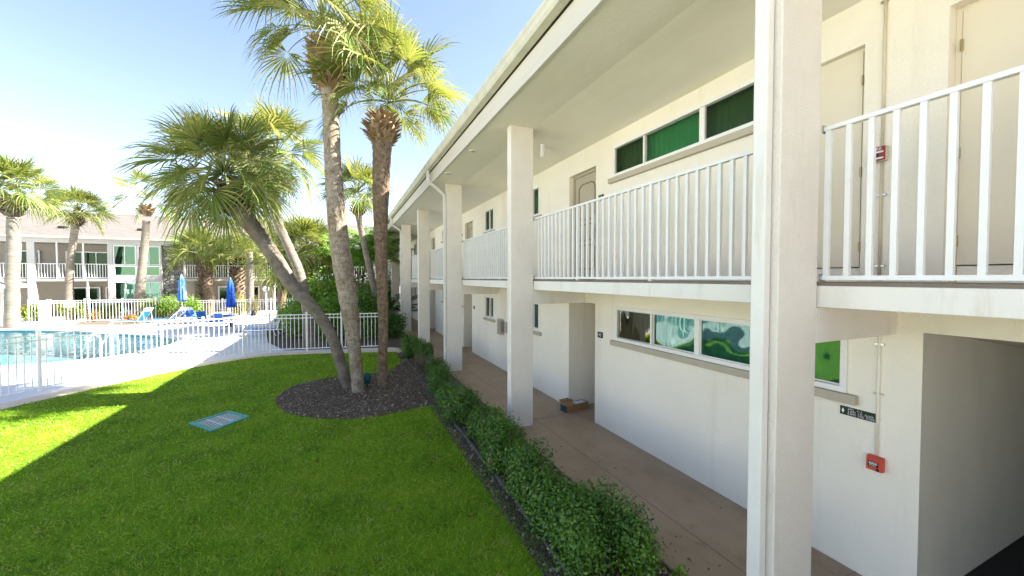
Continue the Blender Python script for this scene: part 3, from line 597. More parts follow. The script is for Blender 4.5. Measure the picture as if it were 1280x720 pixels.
# windows
def window(y0, y1, z0, z1, upper, long):
    f = MB(); fw = 0.055; xo, xi = WX - 0.022, WX + 0.09
    divs = [(y1 - (y1 - y0) * 0.25, 0.035), ((y0 + y1) / 2 if not upper or y1 - y0 > 3 else 3.78, 0.085), (y0 + (y1 - y0) * 0.25, 0.035)] if long else [((y0 + y1) / 2, 0.05)]
    if upper and long and y1 - y0 < 3: divs = [(4.87, 0.035), (3.78, 0.085)]
    f.box(xo, xi, y0, y1, z0, z0 + fw); f.box(xo, xi, y0, y1, z1 - fw, z1)
    f.box(xo, xi, y0, y0 + fw, z0 + fw, z1 - fw); f.box(xo, xi, y1 - fw, y1, z0 + fw, z1 - fw)
    for c, w_ in divs: f.box(xo + 0.012, xi, c - w_ / 2, c + w_ / 2, z0 + fw, z1 - fw)
    win = part(f, 'window', M['vinyl'], bevel=0.004)
    edges = [y1 - fw] ; 
    for c, w_ in divs: edges += [c + w_ / 2, c - w_ / 2]
    edges.append(y0 + fw)
    npn = len(edges) // 2
    for i in range(npn):
        b_, a = edges[2 * i], edges[2 * i + 1]
        s = MB(); xs = WX + 0.012 + (0.02 if i % 2 else 0.0)
        t = 0.014
        s.box(xs - 0.004, xs + 0.03, a, b_, z0 + fw, z0 + fw + t); s.box(xs - 0.004, xs + 0.03, a, b_, z1 - fw - t, z1 - fw)
        s.box(xs - 0.004, xs + 0.03, a, a + t, z0 + fw + t, z1 - fw - t); s.box(xs - 0.004, xs + 0.03, b_ - t, b_, z0 + fw + t, z1 - fw - t)
        part(s, 'sash', M['steel'] if upper or i == 0 else M['vinyl'], win)
        p = MB(); p.box(xs + 0.008, xs + 0.012, a + t, b_ - t, z0 + fw + t, z1 - fw - t)
        if upper: m = M['glass_green'] if i % 2 else M['glass_dark']
        else: m = (M['glass_wavy_dark'] if i == 0 else M['glass_wavy'])
        part(p, 'pane', m, win)
    bl = MB(); y = y0 + fw - 0.02
    while y < y1 - fw + 0.02:
        bl.add([(WX + 0.15, y, z0 - 0.05), (WX + 0.128, y + 0.05, z0 - 0.05), (WX + 0.15, y + 0.1, z0 - 0.05), (WX + 0.15, y, z1 + 0.02), (WX + 0.128, y + 0.05, z1 + 0.02), (WX + 0.15, y + 0.1, z1 + 0.02)], [(0, 1, 4, 3), (1, 2, 5, 4)])
        y += 0.1
    part(bl, 'blind', M['blind'], win)
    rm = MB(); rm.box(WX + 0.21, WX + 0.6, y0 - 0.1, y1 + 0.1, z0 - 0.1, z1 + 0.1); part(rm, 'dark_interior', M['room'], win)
    s = MB(); s.box(WX - 0.06, WX + 0.02, y0 - 0.09, y1 + 0.09, z0 - 0.09, z0 - 0.002); part(s, 'sill', M['sill'], win, bevel=0.006)
for h in upper_win: window(*h, True, h[1] - h[0] > 1.5)
for h in lower_win: window(*h, False, h[1] - h[0] > 1.5)
# doors
def ring(pts, w_, x):   # moulding loop in the plane of the door
    mb = MB(); n_ = len(pts)
    for i in range(n_):
        a, c = pts[i], pts[(i + 1) % n_]
        mb.bar((x, a[0], a[1]), (x, c[0], c[1]), w_, 0.012, up=(1, 0, 0))
    return mb
def panel_door(y0, y1, z0, z1, x):
    d = MB(); d.box(x, x + 0.05, y0 + 0.05, y1 - 0.05, z0 + 0.012, z1 - 0.05)
    dr = part(d, 'door', M['door'])
    j = MB(); j.box(x - 0.03, x + 0.05, y0 + 0.002, y0 + 0.048, z0, z1 - 0.002); j.box(x - 0.03, x + 0.05, y1 - 0.048, y1 - 0.002, z0, z1 - 0.002); j.box(x - 0.03, x + 0.05, y0 + 0.048, y1 - 0.048, z1 - 0.048, z1 - 0.002)
    part(j, 'door_frame', M['door'], dr)
    c, hw = (y0 + y1) / 2, (y1 - y0) / 2 - 0.19
    def panel(za, zb, notch):
        k = notch
        return [(c - hw, za + k), (c - hw + k * .35, za + k * .35), (c - hw + k, za), (c + hw - k, za), (c + hw - k * .35, za + k * .35), (c + hw, za + k), (c + hw, zb - k), (c + hw - k * .35, zb - k * .35), (c + hw - k, zb), (c - hw + k, zb), (c - hw + k * .35, zb - k * .35), (c - hw, zb - k)]
    for za, zb in ((z0 + 1.22, z1 - 0.22), (z0 + 0.80, z0 + 1.12), (z0 + 0.22, z0 + 0.70)):
        part(ring(panel(za, zb, 0.11 if zb - za > 0.5 else 0.05), 0.022, x - 0.004), 'moulding', M['mould'], dr)
    hd = MB(); hd.lathe([(0.012, 0), (0.012, 0.03), (0.03, 0.045), (0.03, 0.07), (0.015, 0.085)], n=12)
    hd.v = [(x - p[2], y0 + 0.13 + p[1], z0 + 0.95 + p[0]) for p in hd.v]; part(hd, 'handle', M['brass'], dr)
for a, b_ in upper_door: panel_door(a, b_, FL, 4.93, WX + 0.12)
for a, b_ in low_recess: panel_door(a, b_, 0.03, 2.12, WX + 1.22)
tr = MB()
for a, b_ in low_recess: tr.box(WX + 1.2, WX + 1.28, a, b_, 2.121, 2.309)
part(tr, 'transom_panel', M['stucco'])
for i, (a, b_) in enumerate(plain_door):
    x = WX + 0.11 if i else WX + 0.06
    d = MB(); d.box(x, x + 0.05, a + 0.04, b_ - 0.04, FL + 0.14, 4.945 - 0.035); dr = part(d, 'door', M['plain_door'])
    j = MB(); j.box(x + 0.006, x + 0.06, a + 0.001, a + 0.036, FL, 4.944); j.box(x + 0.006, x + 0.06, b_ - 0.036, b_ - 0.001, FL, 4.944); j.box(x + 0.006, x + 0.06, a + 0.036, b_ - 0.036, 4.913, 4.944)
    part(j, 'door_frame', M['plain_door'], dr)
    th_ = MB(); th_.box(x + 0.012, x + 0.06, a + 0.04, b_ - 0.04, FL, FL + 0.13); part(th_, 'threshold', M['stucco'], dr)
    for zz in (3.05, 3.75, 4.6):
        hh = MB(); yh = (b_ - 0.038) if i else (a + 0.038)
        hh.tube([(x - 0.006, yh, zz), (x - 0.006, yh, zz + 0.09)], 0.009, 8); part(hh, 'hinge', M['brass'], dr)

# things fixed to or standing by the near building
def fire_alarm(loc, red, label, sub):
    t = empty('fire_alarm', loc, label, 'fire alarm', 'red fire alarm pull stations on the wall')
    x, y, z = loc
    def pt(mb, nm, m, bevel=0.0):
        o = mb.build(nm, m, t, bevel); return o
    b_ = MB(); b_.box(-0.045, 0, -0.058, 0.058, -0.065, 0.065); pt(b_, 'back_box', M['cream_box'] if sub else red, 0.006)
    f = MB(); f.box(-0.062, -0.0455, -0.054, 0.054, -0.06, 0.06); fo = pt(f, 'cover', red, 0.005)
    h = MB()
    if sub:
        h.box(-0.068, -0.0625, -0.046, 0.046, 0.004, 0.018); h.box(-0.068, -0.0625, -0.046, 0.046, -0.05, -0.036); pt(h, 'handle', M['white'])
        h = MB(); h.box(-0.066, -0.0624, -0.012, 0.02, -0.034, 0.0); pt(h, 'lever', M['black'])
        text_mesh('FIRE', 0.036, 'lettering', M['white'], (-0.0635, 0.0, 0.037), (PI / 2, 0, -PI / 2), t, align='CENTER')
    else:
        h.box(-0.068, -0.0625, -0.036, 0.038, -0.026, 0.022); pt(h, 'handle', M['black'], 0.003)
        h = MB(); h.box(-0.0705, -0.0682, -0.03, 0.03, 0.0, 0.006); h.box(-0.0705, -0.0682, -0.03, 0.03, 0.012, 0.016); pt(h, 'name_strip', M['white'])
        h = MB(); h.lathe([(0.012, 0), (0.012, 0.006)], n=12); h.v = [(-0.0625 - p[2], -0.03 + p[1], -0.045 + p[0]) for p in h.v]; pt(h, 'lock', M['black'])
        text_mesh('PULL', 0.022, 'lettering', M['white'], (-0.0705, 0.0, -0.012), (PI / 2, 0, -PI / 2), t, align='CENTER')
fire_alarm((WX, 1.862, 1.13), M['red'], 'bright red fire alarm box on the ground floor wall below the green directory sign', False)
fire_alarm((WX, 1.89, 3.90), M['dark_red'], 'dark red fire alarm with white bars on the upper walkway wall behind the railing', True)
for z0, z1, lab in ((1.20, 2.56, 'thin cream conduit running down to the red fire alarm on the ground floor'), (2.78, 5.35, 'thin beige conduit running up the upper wall past the fire alarm')):
    t = empty('conduit', (WX, 1.862 if z0 < 2 else 1.875, z0), lab, 'conduit', 'conduits on the wall')
    c = MB(); c.sm = True
    if z0 < 2: c.tube([(-0.012, 0, 0), (-0.012, 0, z1 - z0)], 0.011, 10)
    else: c.tube([(-0.012, 0, 0), (-0.012, 0, 1.05)], 0.011, 10); c.tube([(-0.012, 0, 1.19), (-0.012, 0, z1 - z0)], 0.011, 10)
    c.build('pipe', M['cream_box'] if z0 > 2 else M['stucco'], t)
    for q in ((0.55, 1.0) if z0 < 2 else (0.12, 0.75, 1.5, 2.45)):
        k = MB(); k.box(-0.016, 0, -0.035, 0.035, q, q + 0.016); k.build('clip', M['steel'], t)
sg = empty('directory_sign', (WX, 2.004, 1.53), 'small dark green directory sign with white arrow and lettering under the window corner', 'sign')
k = MB(); k.box(-0.012, 0, -0.145, 0.145, -0.04, 0.04); k.build('board', M['sign_green'], sg, 0.002)
k = MB(); k.add([(-0.0135, 0.132, 0), (-0.0135, 0.12, 0.026), (-0.0135, 0.108, 0.0), (-0.0135, 0.12, -0.026)], [(0, 1, 2, 3)])
k.build('arrow', M['white'], sg)
for i, (s, yy) in enumerate((('APTS.    4 - 7', 0.082), ('3 APTS.  1 ST.  FLOOR', 0.082), ('8 APTS.  2 ND.  FLOOR', 0.082))):
    text_mesh(s, 0.0245, 'lettering', M['white'], (-0.0135, yy, 0.022 - 0.022 * i), (PI / 2, 0, -PI / 2), sg, sx=0.84)
for loc, label in (((WX, 5.98, 1.735), 'black apartment number plate on the ground floor wall left of the long window'), ((WX, 5.98, 4.29), 'black apartment number plate on the upper wall beside the panelled door'),
                   ((WX, 13.62, 1.72), 'black apartment number plate by the far ground floor entry')):
    t = empty('number_plate', loc, label, 'number plate', 'apartment number plates')
    k = MB(); k.box(-0.012, 0, -0.075, 0.075, -0.055, 0.055); k.build('plate', M['black'], t, 0.003)
    text_mesh('43' if loc[2] < 2 and loc[1] < 7 else ('53' if loc[2] > 2 else '42'), 0.085, 'numerals', M['white'], (-0.0135, 0, 0), (PI / 2, 0, -PI / 2), t, align='CENTER')
mb_ = empty('mailbox', (WX, 10.72, 1.1), 'beige wall cabinet with grey meter beside the second pillar on the ground floor wall', 'cabinet')
k = MB(); k.box(-0.12, 0, 0.02, 0.30, 0, 0.46); k.build('cabinet', M['sill'], mb_, 0.006)
k = MB(); k.box(-0.126, -0.121, 0.05, 0.27, 0.03, 0.43); k.build('door', M['door'], mb_, 0.003)
k = MB(); k.box(-0.10, 0, -0.28, 0.0, 0.10, 0.40); k.build('meter_box', M['steel'], mb_, 0.006)
cl = empty('ceiling_light', (3.72, 7.0, 5.475), 'white cylinder light hanging from the walkway ceiling behind the pillar', 'ceiling light')
k = MB(); k.sm = True; k.lathe([(0.06, 0.0), (0.06, 0.02)], n=20); k.build('canopy', M['white'], cl)
k = MB(); k.lathe([(0.042, -0.24), (0.045, -0.235), (0.045, 0.0)], n=20); k.build('lamp_shade', M['white'], cl)
for (x, y), lab in (((2.61, 8.12), 'flat round vent disc on the walkway ceiling nearer the camera'), ((2.56, 10.1), 'dark round vent disc on the ceiling beside the downspout pillar')):
    t = empty('ceiling_vent', (x, y, 5.556), lab, 'vent', 'round discs on the walkway ceiling')
    k = MB(); k.lathe([(0.09, -0.012), (0.10, -0.004), (0.10, 0.0)], n=20); k.build('ring', M['soffit'], t)
    k = MB(); k.lathe([(0.05, -0.016), (0.05, -0.012)], n=16); k.build('grille', M['sill'], t)
bx = empty('parcel', (4.46, 6.93, 0.031), 'opened brown cardboard parcel with dark printed end lying at the entry', 'parcel', rz=R(10))
k = MB(); k.box(-0.3, 0.3, -0.1, 0.1, 0, 0.13); k.build('carton', M['card'], bx, 0.004)
k = MB(); k.box(-0.306, -0.3005, -0.1, 0.1, 0.002, 0.132); k.build('printed_end', M['navy'], bx)
k = MB(); k.box(-0.02, 0.26, -0.07, 0.07, 0.1305, 0.134); k.build('shipping_label', M['tape'], bx)
k = MB(); k.add([(-0.28, 0.1, 0.13), (0.05, 0.1, 0.13), (0.05, 0.19, 0.20), (-0.28, 0.19, 0.20)], [(0, 1, 2, 3)]); k.build('flap', M['card'], bx)

# ------------------------------------------------------------------ palms
def fan_leaf(mb, base, az, el, stalk, rad, droop, nseg=30, width=1.0, spread=112):
    """a costapalmate fan: arching stalk, then pleated segments whose tips hang"""
    h = Vector((math.cos(az), math.sin(az), 0))
    pts = []; p = Vector(base); a_ = el
    nst = 5
    for i in range(nst + 1):
        pts.append(p.copy()); d = h * math.cos(a_) + Vector((0, 0, 1)) * math.sin(a_)
        p = p + d * (stalk / nst); a_ -= droop * 0.11
    mb.cur = 1
    mb.tube(pts, [0.022 * width, 0.018, 0.015, 0.013, 0.011, 0.009], 4, cap=False)
    mb.cur = 0
    hub = pts[-1]; ax = (h * math.cos(a_) + Vector((0, 0, 1)) * math.sin(a_)).normalized()
    side = Vector((-h.y, h.x, 0)); nrm = ax.cross(side) * -1
    if nrm.z < 0: nrm = -nrm
    roll = random.uniform(-1.0, 1.0)
    side, nrm = side * math.cos(roll) + nrm * math.sin(roll), nrm * math.cos(roll) - side * math.sin(roll)
    sp = R(spread); dphi = 2 * sp / nseg
    cup = random.uniform(0.1, 0.7); lh = random.uniform(0.45, 1.5)
    for i in range(nseg):
        ph = -sp + (i + 0.5) * dphi + random.uniform(-0.02, 0.02)
        d = (ax * math.cos(ph) + side * math.sin(ph) + nrm * cup * abs(math.sin(ph)) * 0.7).normalized()
        L = rad * (0.72 + 0.28 * math.cos(ph * 0.8)) * random.uniform(0.86, 1.06)
        st_ = hub + ax * (0.22 * rad * max(0, math.cos(ph)) * 0.5)
        wv = d.cross(nrm).normalized()
        tilt = 0.5 if i % 2 else -0.5
        wv = (wv * math.cos(tilt) + nrm * math.sin(tilt)).normalized()
        hang = droop * lh * random.uniform(0.6, 1.2)
        vs = []
        for t, wf in ((0.04, 0.10), (0.38, 0.9), (0.66, 0.55), (0.86, 0.28), (1.0, 0.03)):
            q = st_ + d * (L * t); q.z -= L * hang * (0.22 * max(0, t - 0.25) ** 2 + 0.95 * max(0, t - 0.6) ** 2)
            if t > 0.6: q += Vector((random.uniform(-1, 1), random.uniform(-1, 1), 0)) * 0.02 * L
            wd = rad * 0.5 * dphi * 0.38 * wf * width * 1.1
            vs += [q - wv * wd, q + wv * wd]
        mb.add(vs, [(0, 1, 3, 2), (2, 3, 5, 4), (4, 5, 7, 6), (6, 7, 9, 8)])
def crown(root, c, n, stalk, rad, axis=(0, 0, 1), lo=-42, hi=82, name='crown', nseg=30, m='palm_leaf', bias=None, dr=1.0):
    mb = MB(); q = Vector((0, 0, 1)).rotation_difference(Vector(axis).normalized())
    for i in range(n):
        f = (i + 0.5) / n; el = R(hi + (lo - hi) * f ** 1.2) + random.uniform(-0.1, 0.1); az = i * 2.39996 + random.uniform(-0.25, 0.25)
        d = q @ Vector((math.cos(az) * math.cos(el), math.sin(az) * math.cos(el), math.sin(el)))
        az2 = math.atan2(d.y, d.x); el2 = math.asin(max(-1, min(1, d.z)))
        s = random.uniform(0.85, 1.12)
        fan_leaf(mb, Vector(c) + d * 0.12, az2, el2, stalk * s * (0.9 + 0.1 * min(1, f * 2.5)), rad * s, dr * (0.55 + 0.9 * f), nseg, spread=random.uniform(95, 125))
    return lpart(mb, name, [M[m], M['palm_stalk']], root)
def lpart(mb, name, mats, root):
    o = mb.build(name, mats); o.parent = root; o.location = -root.location; return o
def trunk(root, pts, rads, m, n=14, sub=9, wob=0.05, name='trunk'):
    P4 = [(*p, r) for p, r in zip(pts, rads)]
    L = smoothline(P4, sub); mb = MB(); mb.sm = True
    ph = random.uniform(0, 6)
    rr = [l[3] * (1 + wob * math.sin(i * 2.1 + ph) * 0.5 + random.uniform(-wob, wob) * 0.6) for i, l in enumerate(L)]
    mb.tube([l[:3] for l in L], rr, n, jitter=wob * 0.5)
    return lpart(mb, name, M[m], root)
def boots(root, c, rad, height, n, axis=(0, 0, 1), m='palm_dead', size=0.26, prof=None, name='leaf_bases'):
    """old leaf bases: a swollen head of overlapping pointed stubs"""
    mb = MB(); q = Vector((0, 0, 1)).rotation_difference(Vector(axis).normalized()); c = Vector(c)
    prof = prof or (lambda t: math.sin(PI * (0.12 + 0.76 * t)) ** 0.7)
    core = [(max(0.05, rad * 0.80 * prof(t)), -height / 2 + height * t) for t in [i / 8 for i in range(9)]]
    cm = MB(); cm.lathe(core, n=14); mb.add([c + q @ Vector(p) for p in cm.v], cm.f)
    for i in range(n):
        t = (i + random.random()) / n; a = i * 2.39996 + random.uniform(-0.2, 0.2); r = rad * prof(t) * 0.80
        o = Vector((math.cos(a), math.sin(a), 0)); s_ = Vector((-math.sin(a), math.cos(a), 0))
        p = o * r + Vector((0, 0, -height / 2 + height * t)); L = size * random.uniform(0.6, 1.2); wd = size * random.uniform(0.26, 0.42)
        out = random.uniform(0.5, 1.25); d = (o * out + Vector((0, 0, 1)) * (1 - 0.42 * out) + s_ * random.uniform(-0.35, 0.35)).normalized(); th = o * 0.03
        lo = p - d * 0.05
        vs = [lo - s_ * wd, lo + s_ * wd, p + d * L * 0.6 + s_ * wd * 0.55, p + d * L * 0.6 - s_ * wd * 0.55, p + d * L + s_ * wd * 0.3, p + d * L - s_ * wd * 0.3]
        vs = vs + [v_ + th for v_ in vs]
        mb.add([c + q @ v_ for v_ in vs], [(6, 7, 8, 9), (9, 8, 10, 11), (1, 0, 3, 2), (2, 3, 5, 4), (0, 6, 9, 3), (3, 9, 11, 5), (7, 1, 2, 8), (8, 2, 4, 10), (4, 5, 11, 10)])
    return lpart(mb, name, M[m], root)
def palm(label, path, rads, crown_px, depth, n, stalk, rad, bark='bark', boot=None, axis=(0, 0, 1), lo=-42, hi=82, nseg=30, group='sabal palms around the pool', sub=9, dr=1.0, dz=None, kind='palm_tree'):
    pts = [at(px, py, depth + (dz[i] if dz else 0)) for i, (px, py) in enumerate(path)]
    base = pts[0].copy(); base.z = 0.0; pts[0].z = -0.05
    root = empty(kind, base, label, 'palm tree', group)
    trunk(root, pts, rads, bark, sub=sub)
    c = at(*crown_px, depth + (dz[-1] if dz else 0))
    if boot: 
        bpx, bpy_, br, bh, bn, bm_ = boot[:6]; boots(root, at(bpx, bpy_, depth + (dz[-1] if dz else 0)), br, bh, bn, axis, bm_, *(boot[6:] or ()))
    crown(root, c, n, stalk, rad, axis, lo, hi, nseg=nseg, dr=dr)
    return root, c
GC = 'three clustered sabal palms on the mulch bed'
axA = (RT * -0.18 + Vector((0, 0, 1))).normalized()
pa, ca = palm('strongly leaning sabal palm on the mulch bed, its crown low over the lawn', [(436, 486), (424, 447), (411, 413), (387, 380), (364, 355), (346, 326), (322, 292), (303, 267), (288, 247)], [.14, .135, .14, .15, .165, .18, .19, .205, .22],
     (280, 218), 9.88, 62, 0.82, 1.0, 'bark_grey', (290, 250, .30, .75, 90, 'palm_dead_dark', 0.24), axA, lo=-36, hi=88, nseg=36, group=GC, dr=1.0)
pb, cb = palm('tallest sabal palm of the mulch bed cluster with thick pale trunk', [(448, 491), (445, 455), (440, 410), (433, 358), (424, 300), (418, 235), (415, 180), (413, 135), (411, 100)], [.15, .14, .175, .225, .225, .20, .19, .185, .2],
     (405, 38), 9.53, 46, 1.1, 1.05, 'bark', (411, 84, .42, 1.25, 170, 'palm_dead', 0.22), (-0.1, 0, 1), lo=-8, hi=88, nseg=36, group=GC, dr=1.0)
pc, cc = palm('upright sabal palm of the mulch bed with dark rough trunk and round stub head', [(477, 485), (478, 455), (479, 415), (478, 360), (476, 305), (476, 250), (477, 205), (478, 178)], [.18, .125, .125, .14, .16, .195, .22, .25],
     (487, 128), 10.02, 40, 1.1, 1.03, 'bark_dark', (478, 163, .44, .8, 140, 'palm_dead', 0.17), lo=2, hi=88, nseg=36, group=GC, dr=1.0)
# green air plant growing on the tall palm's leaf stubs
fe = MB()
cpt = at(399, 92, 9.3)
for i in range(60):
    a = random.uniform(0, 2 * PI); p = cpt + Vector((random.gauss(0, .1), random.gauss(0, .1), random.gauss(0, .22))); d = Vector((math.cos(a), math.sin(a), random.uniform(-0.6, 0.6))).normalized(); s_ = d.cross(Vector((0, 0, 1))).normalized()
    L = random.uniform(.12, .24); fe.add([p, p + d * L * .5 + s_ * .05, p + d * L, p + d * L * .5 - s_ * .05], [(0, 1, 2, 3)])
lpart(fe, 'foliage', M['shrub_lime'], pb)
palm('slanting smooth trunked sabal palm behind the fence, crown behind the leaning palm', [(389, 438), (385, 395), (376, 347), (363, 314), (351, 287), (343, 262), (341, 235)], [.22, .19, .18, .17, .165, .16, .17], (346, 194), 15.35, 46, 1.05, 1.05, 'bark_smooth', None, (-.1, 0, 1), lo=-35, hi=82, nseg=28)
palm('slender sabal palm with small round stub head by the dark shrubs near the building', [(471, 405), (468, 368), (463, 342), (457, 314), (451, 285), (448, 268)], [.19, .165, .15, .15, .15, .17], (446, 242), 20, 40, .9, 1.0, 'bark_smooth', (448, 262, .38, .6, 70, 'palm_dead', 0.22), lo=-10, hi=82, nseg=24)
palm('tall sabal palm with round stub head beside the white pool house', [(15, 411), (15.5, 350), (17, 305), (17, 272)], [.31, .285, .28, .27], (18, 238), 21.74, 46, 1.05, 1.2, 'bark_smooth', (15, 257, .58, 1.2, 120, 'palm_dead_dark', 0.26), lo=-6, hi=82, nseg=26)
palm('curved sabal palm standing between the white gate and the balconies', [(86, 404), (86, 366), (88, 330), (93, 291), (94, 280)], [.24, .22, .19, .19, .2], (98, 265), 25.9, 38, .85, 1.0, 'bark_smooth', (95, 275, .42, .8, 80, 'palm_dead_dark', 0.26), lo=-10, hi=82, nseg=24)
palm('thin topped sabal palm in front of the green windows with sparse crown', [(172, 399), (176, 352), (180, 312), (183, 276)], [.33, .26, .22, .2], (183, 248), 26.9, 15, 1.2, 1.1, 'bark_smooth', (183, 263, .42, .75, 80, 'palm_dead', 0.26), lo=-25, hi=82, nseg=24)
palm('squat sabal palm with wide trunk of criss-cross leaf stubs behind the far fence', [(262, 402), (261, 372), (257, 347), (254, 330)], [.34, .36, .42, .42], (252, 318), 29.5, 40, 1.1, 1.2, 'bark_dark', (257, 352, .52, 3.0, 170, 'palm_dead_dark', 0.3, lambda t: 0.72 + 0.28 * t), lo=-4, hi=86, nseg=24, dr=.8)
palm('squat sabal palm with dark shaggy trunk just behind the second blue umbrella', [(298, 404), (298, 375), (297, 345)], [.4, .42, .48], (297, 322), 31, 34, 1.05, 1.1, 'bark_dark', (297, 356, .62, 2.7, 160, 'palm_dead_dark', 0.32, lambda t: 0.7 + 0.3 * t), lo=0, hi=86, nseg=24, dr=.8)
palm('slim sabal palm with smooth bare trunk left of the globe lamp', [(313, 402), (313, 360), (312, 315)], [.25, .23, .22], (315, 298), 29, 30, 1.05, 1.05, 'bark_smooth', None, lo=-40, hi=84, nseg=24)
palm('low bushy sabal palm with bright crown above the lime shrub', [(384, 410), (384, 360), (385, 320)], [.26, .25, .25], (384, 312), 22, 60, 1.0, 1.2, 'bark_dark', None, lo=-25, hi=86, nseg=26)
palm('low dense sabal palm with crown hanging over the big green shrub', [(352, 410), (352, 365), (350, 338)], [.26, .25, .25], (349, 328), 25.5, 32, 1.0, 1.05, 'bark_dark', None, lo=-45, hi=84, nseg=24)
# feather palms (dark mass beside the building)
def frond(mb, base, az, el, L, droop, nl=26):
    h = Vector((math.cos(az), math.sin(az), 0)); p = Vector(base); a_ = el; pts = []; ns = 12
    for i in range(ns + 1):
        pts.append(p.copy()); d = h * math.cos(a_) + Vector((0, 0, 1)) * math.sin(a_); p = p + d * (L / ns); a_ -= droop / ns * (0.5 + i / ns)
    mb.cur = 1; mb.tube(pts, [0.02 * (1 - i / (ns + 2)) + 0.004 for i in range(ns + 1)], 4, cap=False); mb.cur = 0
    s_ = Vector((-h.y, h.x, 0))
    for k in range(nl):
        t = 0.18 + 0.8 * k / nl; i = int(t * ns); q = pts[i].lerp(pts[i + 1], t * ns - i); d = (pts[i + 1] - pts[i]).normalized()
        for sg_ in (-1, 1):
            ll = L * 0.30 * math.sin(PI * (0.12 + 0.8 * t)) * random.uniform(.8, 1.1)
            e_ = (s_ * sg_ + d * 0.75 + Vector((0, 0, random.uniform(-.25, .35)))).normalized(); w_ = d * 0.024
            e2 = q + e_ * ll * 0.55; e3 = q + e_ * ll; e3.z -= ll * 0.28
            mb.add([q - w_ * .5, q + w_ * .5, e2 + w_, e2 - w_, e3], [(0, 1, 2, 3), (3, 2, 4)])
def feather(label, px, py, depth, nst, H_, n, L, m='shrub_dark'):
    base = at(px, 405, depth); base.z = 0
    root = empty('feather_palm', base, label, 'palm tree', 'feather palms beside the building')
    tb = MB(); cr = MB()
    for s in range(nst):
        o = Vector((random.uniform(-.5, .5), random.uniform(-.5, .5), 0)) * (0 if nst == 1 else 1.2); hh = H_ * random.uniform(.8, 1.05)
        top = base + o * 1.6 + Vector((0, 0, hh)); tb.tube([base + o * .5, base + o + Vector((0, 0, hh * .5)), top], [.09, .07, .06], 8)
        for i in range(n):
            frond(cr, top, i * 2.4 + random.uniform(-.3, .3), R(random.uniform(18, 80)), L * random.uniform(.8, 1.1), random.uniform(.9, 1.7))
    lpart(tb, 'stem', M['bark_smooth'], root); lpart(cr, 'crown', [M[m], M['palm_stalk']], root)
feather('dark feather palm clump just right of the tall pale trunk', 441, 330, 22.5, 4, 3.9, 11, 2.3, 'shrub_mid')
feather('dark feather palm clump between the rough trunk and the building', 480, 330, 24, 4, 4.4, 11, 2.3, 'shrub_mid')
feather('low feather palm arching by the last walkway pillar', 493, 390, 21, 2, 0.9, 9, 1.4, 'shrub_dark')

# ------------------------------------------------------------------ shrubs
def leaves(n, size, pos, nrm, asp=0.5):
    """leaf rhombs at given positions, roughly facing outward"""
    nn = nrm + RNG.normal(0, 0.55, (n, 3)); nn /= np.linalg.norm(nn, axis=1)[:, None]
    t = RNG.normal(0, 1, (n, 3)); t -= nn * (t * nn).sum(1)[:, None]; t /= np.linalg.norm(t, axis=1)[:, None]
    b_ = np.cross(nn, t); s = size * RNG.uniform(0.6, 1.25, n)[:, None]
    v = np.empty((n, 4, 3)); v[:, 0] = pos - t * s; v[:, 1] = pos + b_ * s * asp + nn * s * .18; v[:, 2] = pos + t * s; v[:, 3] = pos - b_ * s * asp + nn * s * .18
    return v.reshape(-1, 3)
def shrub(name, label, cat, c, rx, ry, h, n, size, m, group=None, lumps=9, asp=0.5, shaggy=0.12, twigs=14, hollow=0.55, m2=None, f2=0.0):
    c = np.array(c, float); root = empty(name, tuple(c), label, cat, group)
    # lumpy body: several overlapping clumps, leaves on and inside their surfaces
    L = []; 
    for i in range(lumps):
        a = RNG.uniform(0, 2 * PI); q = RNG.uniform(0.0, 0.62) ** 0.7
        rr = RNG.uniform(0.36, 0.56)
        L.append((np.array([q * rx * np.cos(a), q * ry * np.sin(a), h * RNG.uniform(0.34, 0.66)]), rr))
    L.append((np.array([0, 0, h * 0.45]), 0.6))
    idx = RNG.integers(0, len(L), n); cen_ = np.array([l[0] for l in L])[idx]; r = np.array([l[1] for l in L])[idx]
    d = RNG.normal(0, 1, (n, 3)); d /= np.linalg.norm(d, axis=1)[:, None]
    rad = (hollow + (1 - hollow) * RNG.random(n) ** 0.6) * (1 + RNG.normal(0, shaggy, n))
    P = cen_ + d * (rad * r)[:, None] * np.array([rx, ry, h * 0.95])
    P[:, 2] = np.maximum(P[:, 2], h * 0.06 + RNG.random(n) * 0.05)
    nv = d + np.array([0, 0, 0.35])
    v = leaves(n, size, P, nv, asp)
    mi = (RNG.random(n) < f2).astype(int) if m2 else None
    np_mesh('foliage', v, np.arange(n * 4).reshape(-1, 4), [M[m]] + ([M[m2]] if m2 else []), root, mi=mi)
    tb = MB()
    for i in range(twigs):
        a = random.uniform(0, 2 * PI); q = random.uniform(.2, .85); p1 = Vector((q * rx * math.cos(a), q * ry * math.sin(a), h * random.uniform(.55, .98)))
        tb.tube([(p1.x * .12, p1.y * .12, 0), p1 * .55, p1], [h * .02 + .004, h * .012 + .002, .003], 5)
    tb.build('branch', M['twig'] if m != 'dry' else M['dry'], root)
    return root
litter()
HG = 'clipped shrubs in the hedge along the walkway'
